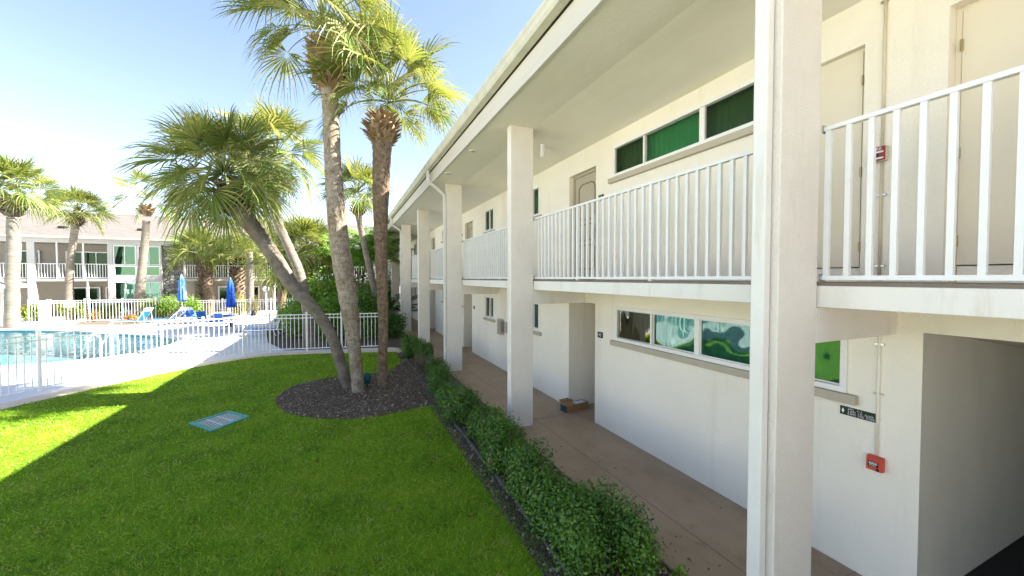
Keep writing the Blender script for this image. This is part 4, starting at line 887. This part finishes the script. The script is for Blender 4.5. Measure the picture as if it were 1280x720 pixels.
hedge = [
    ('nearest and largest glossy green hedge shrub beside the walkway', (2.24, 3.05, 0), .49, .58, .66, 9000, 'shrub', 0),
    ('second glossy hedge shrub from the camera, grown into the nearest one', (2.20, 3.78, 0), .46, .52, .60, 7500, 'shrub', .03),
    ('hedge shrub behind the two nearest, in front of the bare clay pipe', (2.16, 4.42, 0), .44, .46, .62, 6500, 'shrub', .04),
    ('rounded dark hedge shrub rising over the short clay pipe', (2.12, 5.42, 0), .42, .50, .74, 6500, 'shrub', .02),
    ('hedge shrub at the foot of the second pillar', (2.24, 6.3, 0), .38, .46, .56, 5000, 'shrub', .05),
    ('hedge shrub just beyond the second pillar with yellow new leaves', (2.10, 7.15, 0), .40, .48, .66, 4800, 'shrub', .10),
    ('hedge shrub half way between the second and third pillars', (2.18, 8.05, 0), .36, .48, .52, 4200, 'shrub', .06),
    ('hedge shrub close before the third pillar by the mulch bed', (2.10, 9.25, 0), .38, .50, .66, 4200, 'shrub', .05),
    ('hedge shrub at the foot of the third pillar by the downspout', (2.3, 10.5, 0), .40, .55, .58, 3800, 'shrub', .05),
    ('far rounded hedge shrub near the concrete path', (2.2, 13.9, 0), .46, .6, .8, 4500, 'shrub', .03),
    ('farthest hedge shrub beside the fourth pillar', (2.45, 12.9, 0), .36, .5, .66, 3200, 'shrub', .04),
]
for lab, c, rx, ry, h, n_, m, f2 in hedge:
    if c[1] > 5.8: ry *= .84
    shrub('hedge_shrub', lab, 'shrub', c, rx, ry, h, int(n_ * 1.6), 0.021 if c[1] < 5 else 0.0195 + 0.0007 * c[1], m, HG, lumps=12, twigs=18, m2='dry' if f2 else None, f2=f2, hollow=.35, shaggy=.14)
shrub('dry_shrub', 'brown leafless dry shrub in the hedge gap by the mulch bed', 'shrub', (2.2, 11.6, 0), .45, .75, .55, 1400, .03, 'dry', 'dry shrubs in the hedge', lumps=6, asp=.14, twigs=60, m2='shrub', f2=.3)
shrub('dry_shrub', 'sparse greyish dry shrub between two green hedge shrubs', 'shrub', (2.32, 8.7, 0), .34, .5, .5, 900, .028, 'dry', 'dry shrubs in the hedge', lumps=6, asp=.14, twigs=45, m2='shrub', f2=.35)
shrub('seedling', 'small bright green seedling alone at the walkway edge', 'plant', (2.78, 2.55, 0), .10, .09, .2, 90, .024, 'shrub_lime', lumps=4, twigs=5)
def G0(px, dep):
    p = at(px, 400, dep); return (p.x, p.y, 0)
S = shrub
S('green_shrub', 'large bright shrub with big leaves left of the leaning trunk behind the fence', 'shrub', G0(376, 18.3), 1.05, 1.0, 1.9, 6500, .062, 'shrub_lime', lumps=14, shaggy=.2, hollow=.3, m2='shrub_mid', f2=.5)
S('green_shrub', 'lime green shrub high behind the slanting grey trunk', 'shrub', G0(402, 19.3), 1.2, 1.0, 3.1, 6500, .075, 'shrub_lime', lumps=16, shaggy=.18, hollow=.3, m2='shrub_mid', f2=.3)  # stands in shade; its sunlit lime is put into the leaf colour
S('green_shrub', 'deep green shrub filling the gap left of the tall pale trunk', 'shrub', G0(412, 17.6), 1.0, .8, 2.0, 5500, .06, 'shrub_mid', lumps=14, shaggy=.2, hollow=.3, m2='shrub_lime', f2=.35)
S('green_shrub', 'dark green shrub between the two upright trunks behind the fence', 'shrub', G0(457, 17.8), .95, .8, 2.25, 5500, .062, 'shrub_dark', lumps=14, shaggy=.2, hollow=.3, m2='shrub_mid', f2=.4)
S('green_shrub', 'low dark shrub in deep shade beside the last walkway pillars', 'shrub', G0(489, 18.4), .75, 1.0, 1.15, 4500, .055, 'shrub_dark', lumps=10, shaggy=.15, hollow=.3)
S('green_shrub', 'tall dark leafy tree-like shrub behind the tall pale trunk', 'shrub', G0(424, 23), 1.7, 1.3, 4.0, 6500, .08, 'shrub_mid', lumps=20, shaggy=.14, hollow=.3, m2='shrub_mid', f2=.4)
S('green_shrub', 'tall dark shrub mass behind the rough upright trunk', 'shrub', G0(470, 27), 1.6, 1.2, 3.2, 6000, .08, 'shrub_dark', lumps=18, shaggy=.14, hollow=.3, m2='shrub_mid', f2=.3)
S('green_shrub', 'small shrub under the leaning trunk by the blue chair', 'shrub', G0(358, 23.5), .7, .6, 1.1, 2600, .05, 'shrub_mid', lumps=9, shaggy=.2, hollow=.3)
S('pool_shrub', 'wide rounded bright shrub behind the loungers left of the umbrella', 'shrub', G0(200, 26.5), 1.55, .8, 1.55, 6500, .05, 'shrub_lime', 'rounded bright shrubs behind the loungers', lumps=14, hollow=.4)
S('pool_shrub', 'smaller rounded bright shrub right of the first closed umbrella', 'shrub', G0(241, 27), .75, .7, 1.55, 3600, .05, 'shrub_lime', 'rounded bright shrubs behind the loungers', lumps=10, hollow=.4)
S('croton', 'small orange croton at the fence beside the gate', 'plant', G0(117, 25), .42, .35, .62, 700, .05, 'croton', 'orange crotons by the fence', lumps=7)
S('croton', 'wider orange croton beside the palm with sparse crown', 'plant', G0(163, 25.2), .6, .35, .45, 800, .05, 'croton', 'orange crotons by the fence', lumps=8)
for i, (px, lab, rx, h) in enumerate(((46, 'yellow green shrub behind the fence by the white pool house', .7, 2.5), (78, 'broad yellow green shrub behind the white gate sign', 1.0, 1.3), (112, 'yellow green shrub behind the fence right of the gate', .9, 1.25), (140, 'last yellow green shrub of the row behind the fence', .8, 1.1), (32, 'yellow green shrub hidden half behind the pool house palm', .7, 2.3))):
    p = at(px, 390, 28.0 - .004 * px); S('yellow_shrub', lab, 'shrub', (p.x, 35.6, 0), rx, .55, h, 2400, .06, 'shrub_yellow', 'yellow green shrubs behind the far fence', lumps=9, hollow=.35, m2='shrub_mid', f2=.35)
S('dry_plant', 'straw coloured feathery plant beside the globe lamp', 'plant', G0(318, 27.2), .5, .4, 1.55, 1200, .06, 'dry', lumps=8, asp=.18, m2='shrub_yellow', f2=.35)
S('yellow_shrub', 'flat topped yellow shrub behind the far fence near the slim palm', 'shrub', G0(300, 29.5), .9, .5, 1.5, 1800, .06, 'shrub_yellow', 'yellow green shrubs behind the far fence', lumps=9)

# ------------------------------------------------------------------ fences
def fence(name, label, pts, H_=1.40, sp=0.14, gap=0.0, group=None, post_h=0.06, posts=True, end=True):
    root = empty(name, (pts[0][0], pts[0][1], 0), label, 'fence', group)
    for i in range(len(pts) - 1):
        a, c = Vector((*pts[i], 0)), Vector((*pts[i + 1], 0)); L = (c - a).length; d = (c - a) / L; rz = math.atan2(d.y, d.x)
        pn = MB()
        for z in (H_ - .02, H_ - .15, .10): pn.bar(a + Vector((0, 0, z)), c + Vector((0, 0, z)), .028, .032)
        k = max(1, int(round(L / sp)))
        for j in range(1, k):
            p = a + d * (L * j / k); pn.cbox((p.x, p.y, (H_ + .06) / 2), .019, .019, H_ - .10, rz)
        lpart(pn, 'picket_panel', M['white'], root)
    for i, p in enumerate(pts):
        if not end and i == len(pts) - 1: break
        po = MB(); a = Vector((*pts[max(i - 1, 0)], 0)); c = Vector((*pts[min(i + 1, len(pts) - 1)], 0)); d = c - a; rz = math.atan2(d.y, d.x)
        po.cbox((p[0], p[1], (H_ + post_h) / 2), .06, .06, H_ + post_h, rz); q = lpart(po, 'post', M['white'], root)
        cpm = MB(); cpm.cbox((p[0], p[1], H_ + post_h + .012), .075, .075, .022, rz); o = cpm.build('post_cap', M['white']); o.parent = q; o.location = (0, 0, 0)
    return root
fence('pool_fence', 'white metal picket fence curving between the lawn path and the pool', [(-8.9, 9.9), (-7.9, 11.6), (-6.88, 13.35), (-6.05, 14.6), (-5.22, 15.45), (-4.3, 15.95), (-3.28, 16.45), (-2.55, 16.98), (-1.3, 16.75), (-0.08, 16.5), (1.42, 16.22)], 1.42, .135)
fence('pool_fence', 'white metal fence behind the loungers running from the bright shrub to the globe lamp', [(-9.6, 33.5), (-7.9, 33.5), (-6.2, 33.4), (-4.9, 33.2), (-3.2, 33.0)], 1.25, .16)
fence('pool_fence', 'white metal fence behind the orange crotons right of the gate', [(-14.85, 33.4), (-13.3, 33.5), (-11.6, 33.5), (-9.6, 33.52)], 1.40, .15)
fence('pool_fence', 'short white metal fence between the pool house and the gate', [(-17.6, 33.4), (-16.75, 33.35)], 1.40, .15)
gt = fence('pool_gate', 'white picket pool gate with a blank white sign and lock box', [(-16.6, 33.3), (-15.05, 33.35)], 1.40, .15)
gt['category'] = 'gate'
k = MB(); k.box(-15.98, -15.42, 33.22, 33.25, .98, 1.32); lpart(k, 'notice_board', M['white'], gt)
k = MB(); k.box(-17.05, -16.55, 33.22, 33.26, .14, 1.42); lpart(k, 'lock_panel', M['white'], gt)
k = MB(); k.tube([(-16.7, 33.2, .85), (-16.7, 33.2, 1.05)], .02, 8); lpart(k, 'handle', M['steel'], gt)

# ------------------------------------------------------------------ poolside things
def lounger(label, loc, rz, back=48, first=[None]):
    if first[0] is None or back != 48:
        t = empty('sun_lounger', (0, 0, 0))
        f = MB(); f.sm = True
        for s in (-.3, .3): f.tube([(-1.0, s, .30), (0.35, s, .32), (0.62, s, .32)], .022, 8)
        f.tube([(-1.0, -.3, .30), (-1.0, .3, .30)], .022, 8); f.build('frame', M['white'], t)
        ca_, sa_ = math.cos(R(back)), math.sin(R(back)); bx_ = lambda L_: (.35 + L_ * ca_, .33 + L_ * sa_)
        q = MB(); q.box(-.96, .34, -.275, .275, .325, .335); q.build('sling_seat', M['sling'], t)
        q = MB(); (x0, z0), (x1, z1) = bx_(.03), bx_(.62); q.add([(x0, -.275, z0), (x0, .275, z0), (x1, .275, z1), (x1, -.275, z1), (x0 + .01, -.275, z0 - .01), (x0 + .01, .275, z0 - .01), (x1 + .01, .275, z1 - .01), (x1 + .01, -.275, z1 - .01)], [(0, 1, 2, 3), (7, 6, 5, 4), (0, 4, 5, 1), (1, 5, 6, 2), (2, 6, 7, 3), (3, 7, 4, 0)]); q.build('backrest', M['sling'], t)
        (x0, z0), (x1, z1) = bx_(.625), bx_(.80); q = MB(); q.add([(x0, -.275, z0), (x0, .275, z0), (x1, .275, z1), (x1, -.275, z1)], [(0, 1, 2, 3)]); q.build('head_strap', M['white'], t)
        bf = MB(); (x1, z1) = bx_(.84); (x2, z2) = bx_(.6)
        for s in (-.3, .3): bf.tube([(.35, s, .32), (x1, s, z1)], .022, 8); bf.tube([(x2, s, z2), (.72, s, .32)], .014, 6)
        bf.tube([(x1, -.3, z1), (x1, .3, z1)], .022, 8); bf.build('back_frame', M['white'], t)
        for x, dx in ((-.85, -.12), (.2, .12)):
            for s in (-.3, .3):
                l = MB(); l.tube([(x, s, .3), (x + dx, s * 1.03, 0)], .02, 8); l.build('leg', M['white'], t)
        if back == 48: first[0] = t
    else: t = copy_tree(first[0])
    t.location = loc; t.rotation_euler = (0, 0, rz); tag(t, label, 'sun lounger', 'blue sling sun loungers on the pool deck'); return t
rv = -YAW
def gp(px, dep, z=0):
    p = at(px, 400, dep); return (p.x, p.y, z)
lounger('single blue lounger left of the others with raised back', gp(168, 22.6), rv + R(8), 58)
lounger('blue and white lounger in front of the wide bright shrub', gp(203, 22.8), rv + R(25))
lounger('white framed lounger closest to the left side of the first umbrella', gp(215, 23.6), rv + R(22))
lounger('lounger right of the first umbrella facing away', gp(245, 24.0), rv + R(160))
lounger('flat blue lounger left of the second umbrella', gp(262, 22.2), rv + R(150), 6)
lounger('flat blue lounger in the shade under the globe lamp', gp(322, 20.5), rv + R(12), 5)
lounger('blue lounger with upright back beside the green shrub', gp(338, 18.9), rv + R(15), 72)
def umbrella(label, loc, m, H_=2.55):
    t = empty('closed_umbrella', loc, label, 'umbrella', 'closed blue umbrellas on the pool deck')
    p = MB(); p.sm = True; p.tube([(0, 0, .08), (0, 0, H_)], .022, 10); p.build('pole', M['white'], t)
    b_ = MB(); b_.lathe([(.26, 0), (.26, .05), (.10, .10), (.05, .22)], n=20); b_.build('base', M['black'], t)
    c = MB(); c.sm = True
    fold = lambda i, a: 1 + .22 * math.cos(8 * a + i * .15) + .06 * math.sin(3 * a + i)
    c.lathe([(.19, H_ - 1.62), (.21, H_ - 1.45), (.185, H_ - 1.2), (.16, H_ - .95), (.145, H_ - .7), (.15, H_ - .55), (.13, H_ - .3), (.085, H_ - .1), (.03, H_ + .02)], n=48, wob=fold); c.build('canopy', m, t)
    tb = MB(); tb.lathe([(.165, H_ - .80), (.17, H_ - .76), (.165, H_ - .72)], n=24); tb.build('tie_strap', m, t)
    f = MB(); f.lathe([(.022, H_), (.03, H_ + .05), (.008, H_ + .1)], n=10); f.build('finial', M['white'], t)
umbrella('closed pale blue striped umbrella between the bright shrubs', gp(228, 24.8), M['pale_blue'], 2.95)
umbrella('closed deep blue umbrella in front of the shaggy palm trunk', gp(289, 22.6), M['blue'], 2.72)
def table(label, loc, r_, h, m):
    t = empty('patio_table', loc, label, 'table', 'round patio tables')
    k = MB(); k.lathe([(r_ - .02, h - .03), (r_, h - .02), (r_, h), (r_ - .02, h + .01)], n=28); k.build('tabletop', m, t)
    for i in range(4):
        a = PI / 4 + i * PI / 2; k = MB(); k.tube([(r_ * .7 * math.cos(a), r_ * .7 * math.sin(a), h - .02), (r_ * .8 * math.cos(a), r_ * .8 * math.sin(a), 0)], .018, 8); k.build('leg', M['white'], t)
table('low round white table near the left loungers', gp(232, 22.2), .45, .5, M['white'])
table('round blue topped table under the deep blue umbrella', gp(279, 22.0), .6, .68, M['sling'])
def chair(label, loc, rz):
    t = empty('patio_chair', loc, label, 'chair', 'blue sling patio chairs', rz)
    k = MB(); k.box(-.25, .25, -.25, .25, .40, .415); k.build('seat', M['sling'], t)
    k = MB(); k.add([(-.25, .25, .43), (.25, .25, .43), (.25, .38, .95), (-.25, .38, .95), (-.25, .265, .43), (.25, .265, .43), (.25, .395, .95), (-.25, .395, .95)], [(0, 1, 2, 3), (7, 6, 5, 4), (0, 4, 5, 1), (2, 6, 7, 3), (1, 5, 6, 2), (3, 7, 4, 0)]); k.build('backrest', M['sling'], t)
    for s in (-.27, .27):
        k = MB(); k.sm = True; k.tube([(s, -.25, 0), (s, -.25, .62), (s, .32, .64)], .015, 8); k.build('arm', M['white'], t)
        k = MB(); k.tube([(s, .3, 0), (s, .27, .42), (s, .40, .97)], .015, 8); k.build('leg', M['white'], t)
chair('blue sling chair on the left side of the blue table', gp(258, 21.5), rv + R(80))
chair('blue sling chair in front of the second umbrella', gp(281, 20.4), rv + R(170))
chair('blue sling chair right of the second umbrella by the fence', gp(306, 21.6), rv + R(-70))
lp = empty('globe_lamp', gp(333, 24.6), 'white globe lamp on a slim white post behind the far fence corner', 'lamp')
k = MB(); k.sm = True; k.tube([(0, 0, 0), (0, 0, 1.95)], .045, 10); k.tube([(0, 0, 0), (0, 0, .25)], .08, 10); k.build('pole', M['white'], lp)
k = MB(); k.tube([(-.13, 0, 1.45), (.13, 0, 1.45)], .018, 8); k.build('crossbar', M['white'], lp)
k = MB(); k.sm = True; k.lathe([(.19 * math.sin(PI * (i + .5) / 12), 2.12 - .19 * math.cos(PI * (i + .5) / 12)) for i in range(12)], n=20); k.build('globe', M['globe'], lp)
# pool house at the left edge
ph = empty('pool_house', (-18.55, 31.6, 0), 'small white pool house with overhanging cap and dark louvre vent', 'pool house')
k = MB(); k.box(-.95, .95, -.9, .9, 0, 2.28); k.build('wall', M['shed'], ph)
k = MB(); k.add([(-1.25, -1.2, 2.25), (1.4, -1.2, 2.25), (1.4, 1.2, 2.25), (-1.25, 1.2, 2.25), (-1.25, -1.2, 2.4), (1.4, -1.2, 2.4), (1.4, 1.2, 2.4), (-1.25, 1.2, 2.4), (-.5, -.4, 2.75), (.5, -.4, 2.75), (.5, .4, 2.75), (-.5, .4, 2.75)],
      [(0, 3, 2, 1), (0, 1, 5, 4), (1, 2, 6, 5), (2, 3, 7, 6), (3, 0, 4, 7), (4, 5, 9, 8), (5, 6, 10, 9), (6, 7, 11, 10), (7, 4, 8, 11), (8, 9, 10, 11)]); k.build('roof', M['shed'], ph)
k = MB()
for i in range(3): k.box(-.3, .2, -.915, -.902, 1.35 + .22 * i, 1.46 + .22 * i)
k.build('louvre', M['black'], ph)
# pool rail, float
pr = empty('pool_handrail', (-8.0, 17.9, 0), 'bent steel handrail at the near edge of the pool', 'handrail')
for s in (0, .55):
    k = MB(); k.sm = True; base = Vector((-.05 + s, 0, 0)); pts = [(s * .8 + .42, -.25, 0), (s * .8 + .40, -.2, .62), (s * .8 + .28, -.1, .80), (s * .8 + .05, .1, .83), (s * .8 - .25, .45, .55), (s * .8 - .75, 1.0, -.12)]
    k.tube(smoothline(pts, 4), .022, 8); k.build('rail', M['white'], pr)
# utility cover in the lawn
uc = [(-2.74, 9.19), (-2.21, 9.73), (-1.74, 9.17), (-2.22, 8.54)]
ut = empty('drain_grate', (-2.23, 9.16, 0), 'teal framed rectangular drain grate set flat in the lawn', 'drain')
cx, cy = -2.23, 9.16
P4 = [Vector((x - cx, y - cy, .035)) for x, y in uc]
k = MB()
for i in range(4): 
    a, c = P4[i], P4[(i + 1) % 4]; n1 = (-a) * .0
    ai, ci = a * .80, c * .80; ai.z = ci.z = .035
    k.add([a, c, ci, ai, a - Vector((0, 0, .08)), c - Vector((0, 0, .08)), ci - Vector((0, 0, .08)), ai - Vector((0, 0, .08))], [(0, 1, 2, 3), (4, 7, 6, 5), (0, 4, 5, 1), (2, 6, 7, 3)])
k.build('frame', M['teal'], ut)
k = MB(); Q = [p * .80 for p in P4]
for q in Q: q.z = .019
for i in range(0, 8):
    t_ = (i + .5) / 8; k.bar(Q[0].lerp(Q[3], t_), Q[1].lerp(Q[2], t_), .036, .005)
for t_ in (.33, .66): k.bar(Q[0].lerp(Q[1], t_), Q[3].lerp(Q[2], t_), .03, .003)
k.build('bars', M['grate'], ut)
k = MB(); k.add([(q.x, q.y, .0115) for q in Q], [(0, 1, 2, 3)]); k.build('pit_shade', M['room'], ut)  # flat near-black sheet; the shade below the bars is its colour
# small garden things
pp = empty('clay_pipe', (1.93, 5.2, 0), 'short pinkish clay pipe stub at the hedge foot by the lawn', 'pipe')
k = MB(); k.sm = True; k.lathe([(.048, 0), (.048, .15), (.052, .155), (.052, .185), (.03, .195)], n=16); k.build('stub', M['pipe'], pp)
k = MB(); k.lathe([(.034, .1945), (.034, .21)], n=14); k.build('cap', M['pipe'], pp)
sp_ = empty('garden_spotlight', (.53, 10.42, 0), 'dark teal garden spotlight behind the tall palm trunk on the mulch', 'spotlight')
k = MB(); k.sm = True; k.lathe([(.025, 0), (.025, .14)], n=10); k.build('stake', M['teal_dark'], sp_)
k = MB(); k.sm = True; k.lathe([(.05, .12), (.085, .16), (.09, .32), (.07, .38), (.02, .40)], n=16); k.build('lamp_housing', M['teal_dark'], sp_)

# ------------------------------------------------------------------ far apartment building
FY = 38.5
far = empty('apartment_building', (-16, FY, 0), 'far two storey apartment building with pinkish shingle roof, balconies and green windows', 'building')
def fp(mb, name, m, parent=None): return part(mb, name, m, parent or far)
xs_cols = [(-34.8, -34.4), (-27.6, -27.2), (-20.3, -19.9)]
k = MB()
k.box(-48, 6, FY + 2.0, FY + 2.2, 0, 5.6)            # back wall of balconies
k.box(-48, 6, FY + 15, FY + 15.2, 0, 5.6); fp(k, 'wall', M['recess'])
k = MB(); k.box(-48, -16.03, FY + .003, FY + 2.0, 2.565, 2.745); k.box(-11.5, 6, FY + .003, FY + 2.0, 2.565, 2.745); fp(k, 'balcony_slab', M['facade'])
k = MB(); k.box(-48, 6, FY - .05, FY + .1, 5.33, 5.68); fp(k, 'fascia', M['facade'])
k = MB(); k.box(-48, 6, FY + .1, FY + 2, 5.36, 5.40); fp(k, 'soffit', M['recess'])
k = MB(); k.add([(-49, FY - .35, 5.78), (7, FY - .35, 5.78), (7, FY + 7.6, 8.45), (-49, FY + 7.6, 8.45), (7, FY + 15.6, 5.78), (-49, FY + 15.6, 5.78)], [(0, 1, 2, 3), (3, 2, 4, 5)])
rfar = fp(k, 'roof', M['shingle'])
# shingle courses should run along the slope
k = MB(); k.box(-49, 7, FY - .42, FY - .27, 5.66, 5.80); fp(k, 'gutter', M['gutter'], rfar)
k = MB(); k.box(-49, 7, FY + 7.5, FY + 7.7, 8.44, 8.50); fp(k, 'ridge_cap', M['sill'], rfar)
for px, py in ((79, 285), (219, 274.5), (177, 288), (338, 295)):
    d = FW + RT * ((px - 640) / FPX) + UP * ((360 - py) / FPX); o_ = Vector((0, 0, CAM_H)); sl = (8.45 - 5.78) / 7.95
    t_ = (5.78 - sl * (FY - .35) - CAM_H) / (d.z - sl * d.y); p = o_ + d * t_
    k = MB(); k.cbox((p.x, p.y, p.z + .05), .45, .35, .16); fp(k, 'roof_vent', M['black'], rfar)
def colm(x0, x1, y1=.25):
    k = MB(); k.box(x0, x1, FY - .012, FY + y1, 0, 5.34); return fp(k, 'column', M['facade'])
for a, c in xs_cols: colm(a, c)
colm(-16.06, -15.76, 2.0); colm(-11.56, -11.44, 2.0); colm(-3.1, -2.7); colm(5.0, 5.4)
def posts(xs, z0=0, z1=5.34):
    for x in xs:
        k = MB(); k.box(x - .04, x + .04, FY + .02, FY + .10, z0, z1); fp(k, 'screen_post', M['white'])
posts([-18.79, -17.39, -21.75, -23.3, -24.9, -26.4, -8.65, -7.0, -5.37, -10.2], 2.74, 5.34)
posts([-18.35, -17.2, -21.9, -24.0, -8.65, -5.37], 0, 2.57)
def frail(x0, x1):
    k = MB(); k.box(x0, x1, FY + .11, FY + .16, 3.80, 3.85); r = fp(k, 'railing', M['white'])
    k = MB(); k.box(x0, x1, FY + .115, FY + .155, 2.80, 2.84); fp(k, 'bottom_rail', M['white'], r)
    k = MB(); x = x0 + .1
    while x < x1: k.box(x - .019, x + .019, FY + .12, FY + .15, 2.83, 3.81); x += .155
    fp(k, 'picket_panel', M['white'], r)
for a, c in ((-27.2, -20.3), (-19.9, -16.06), (-34.4, -27.6), (-11.44, -3.1), (-2.7, 5.0)): frail(a, c)
def fwin(x0, x1, z0, z1, rows, cols, glass, y=FY, fr=.07, d=.1):
    k = MB(); k.box(x0, x1, y, y + d, z0, z0 + fr); k.box(x0, x1, y, y + d, z1 - fr, z1); k.box(x0, x0 + fr, y, y + d, z0 + fr, z1 - fr); k.box(x1 - fr, x1, y, y + d, z0 + fr, z1 - fr)
    xs = [x0 + fr + (x1 - x0 - 2 * fr) * i / cols for i in range(cols + 1)]
    for x in xs[1:-1]: k.box(x - .03, x + .03, y + .01, y + d, z0 + fr, z1 - fr)
    w_ = fp(k, 'window', M['vinyl'])
    for i in range(cols):
        k = MB(); k.box(xs[i] + (.03 if i else 0), xs[i + 1] - (.03 if i < cols - 1 else 0), y + .05, y + .06, z0 + fr, z1 - fr); fp(k, 'pane', M[glass[i % len(glass)]], w_)
    k = MB(); k.box(x0, x1, y + d + .05, y + d + .35, z0, z1); fp(k, 'dark_interior', M['room'] if glass[0] != 'glass_teal' else M['blind'], w_)
# glazed bay: stacked window panels on two floors
for x0, x1 in ((-15.74, -14.42), (-14.33, -13.0)):
    fwin(x0, x1, 3.77, 5.25, 1, 2, ['glass_far', 'glass_far']); fwin(x0, x1, 2.95, 3.73, 1, 1, ['glass_teal'])
    fwin(x0, x1, 1.16, 2.52, 1, 2, ['glass_far', 'glass_far']); fwin(x0, x1, .2, 1.0, 1, 2, ['glass_far', 'glass_far'])
k = MB(); k.box(-15.76, -12.95, FY - .008, FY + .15, 2.53, 2.94); k.box(-15.76, -12.95, FY - .008, FY + .15, 1.005, 1.155); k.box(-15.76, -12.95, FY - .008, FY + .15, 0, .195); k.box(-14.419, -14.331, FY - .004, FY + .14, .2, 5.3); k.box(-12.999, -12.90, FY - .02, FY + .5, 0, 5.33); k.box(-15.76, -12.9, FY - .004, FY + .15, 5.255, 5.335)
fp(k, 'window_surround', M['facade'])
k = MB(); k.box(-12.9, -11.57, FY + .12, FY + .5, 0, 5.34); fp(k, 'stone_panel', M['stone'])
# sliding doors at the back of the balconies
for x0, x1, z0 in ((-19.2, -16.6, 2.78), (-26.5, -23.0, 2.78), (-10.6, -7.2, 2.78), (-6.4, -3.6, 2.78), (-2, 2, 2.78), (-18.9, -17.3, .05), (-17.0, -16.2, .05), (-25.5, -22.0, .05), (-21.9, -20.6, 2.78), (-9.8, -6.8, .05), (-5.8, -3.4, .05), (-2, 2, .05)):
    fwin(x0, x1, z0, z0 + 2.05, 1, 3 if x1 - x0 > 2 else 2, ['glass_door', 'glass_door', 'glass_door'], FY + 1.86, .09, .1)

# ------------------------------------------------------------------ light
world = bpy.data.worlds.new("World"); scene.world = world; world.use_nodes = True
nt = world.node_tree; nt.nodes.clear()
sd = Vector((1.0, -0.2, 0.92)).normalized()
sky = nt.nodes.new('ShaderNodeTexSky'); sky.sky_type = 'NISHITA'; sky.sun_disc = False
sky.sun_elevation = math.asin(sd.z); sky.sun_rotation = math.atan2(sd.x, sd.y)
sky.air_density = 1.0; sky.dust_density = 0.4; sky.ozone_density = 1.0
bg = nt.nodes.new('ShaderNodeBackground'); bg.inputs['Strength'].default_value = 0.064
wo = nt.nodes.new('ShaderNodeOutputWorld'); mxs = nt.nodes.new('ShaderNodeMix'); mxs.data_type = 'RGBA'; mxs.blend_type = 'MULTIPLY'; mxs.inputs[0].default_value = 1.0
mxs.inputs[7].default_value = (1.14, 1.0, 0.95, 1); nt.links.new(sky.outputs[0], mxs.inputs[6]); nt.links.new(mxs.outputs[2], bg.inputs[0]); nt.links.new(bg.outputs[0], wo.inputs[0])
su = bpy.data.lights.new('sun', 'SUN'); su.energy = 5.0; su.angle = R(0.55); su.color = (1.0, 0.95, 0.86)
so = bpy.data.objects.new('sun', su); C.objects.link(so); so.rotation_euler = (-sd).to_track_quat('-Z', 'Y').to_euler(); so.location = sd * 60
vs = scene.view_settings
scene.display_settings.display_device = 'sRGB'
vs.view_transform = 'Standard'; vs.look = 'None'; vs.exposure = 2.58; vs.gamma = 1.0; vs.use_curve_mapping = False
scene.cycles.max_bounces = 8; scene.cycles.diffuse_bounces = 5; scene.cycles.glossy_bounces = 4; scene.cycles.transparent_max_bounces = 24
scene.cycles.caustics_reflective = False; scene.cycles.caustics_refractive = False; scene.cycles.sample_clamp_indirect = 8
scene.cycles.use_denoising = True
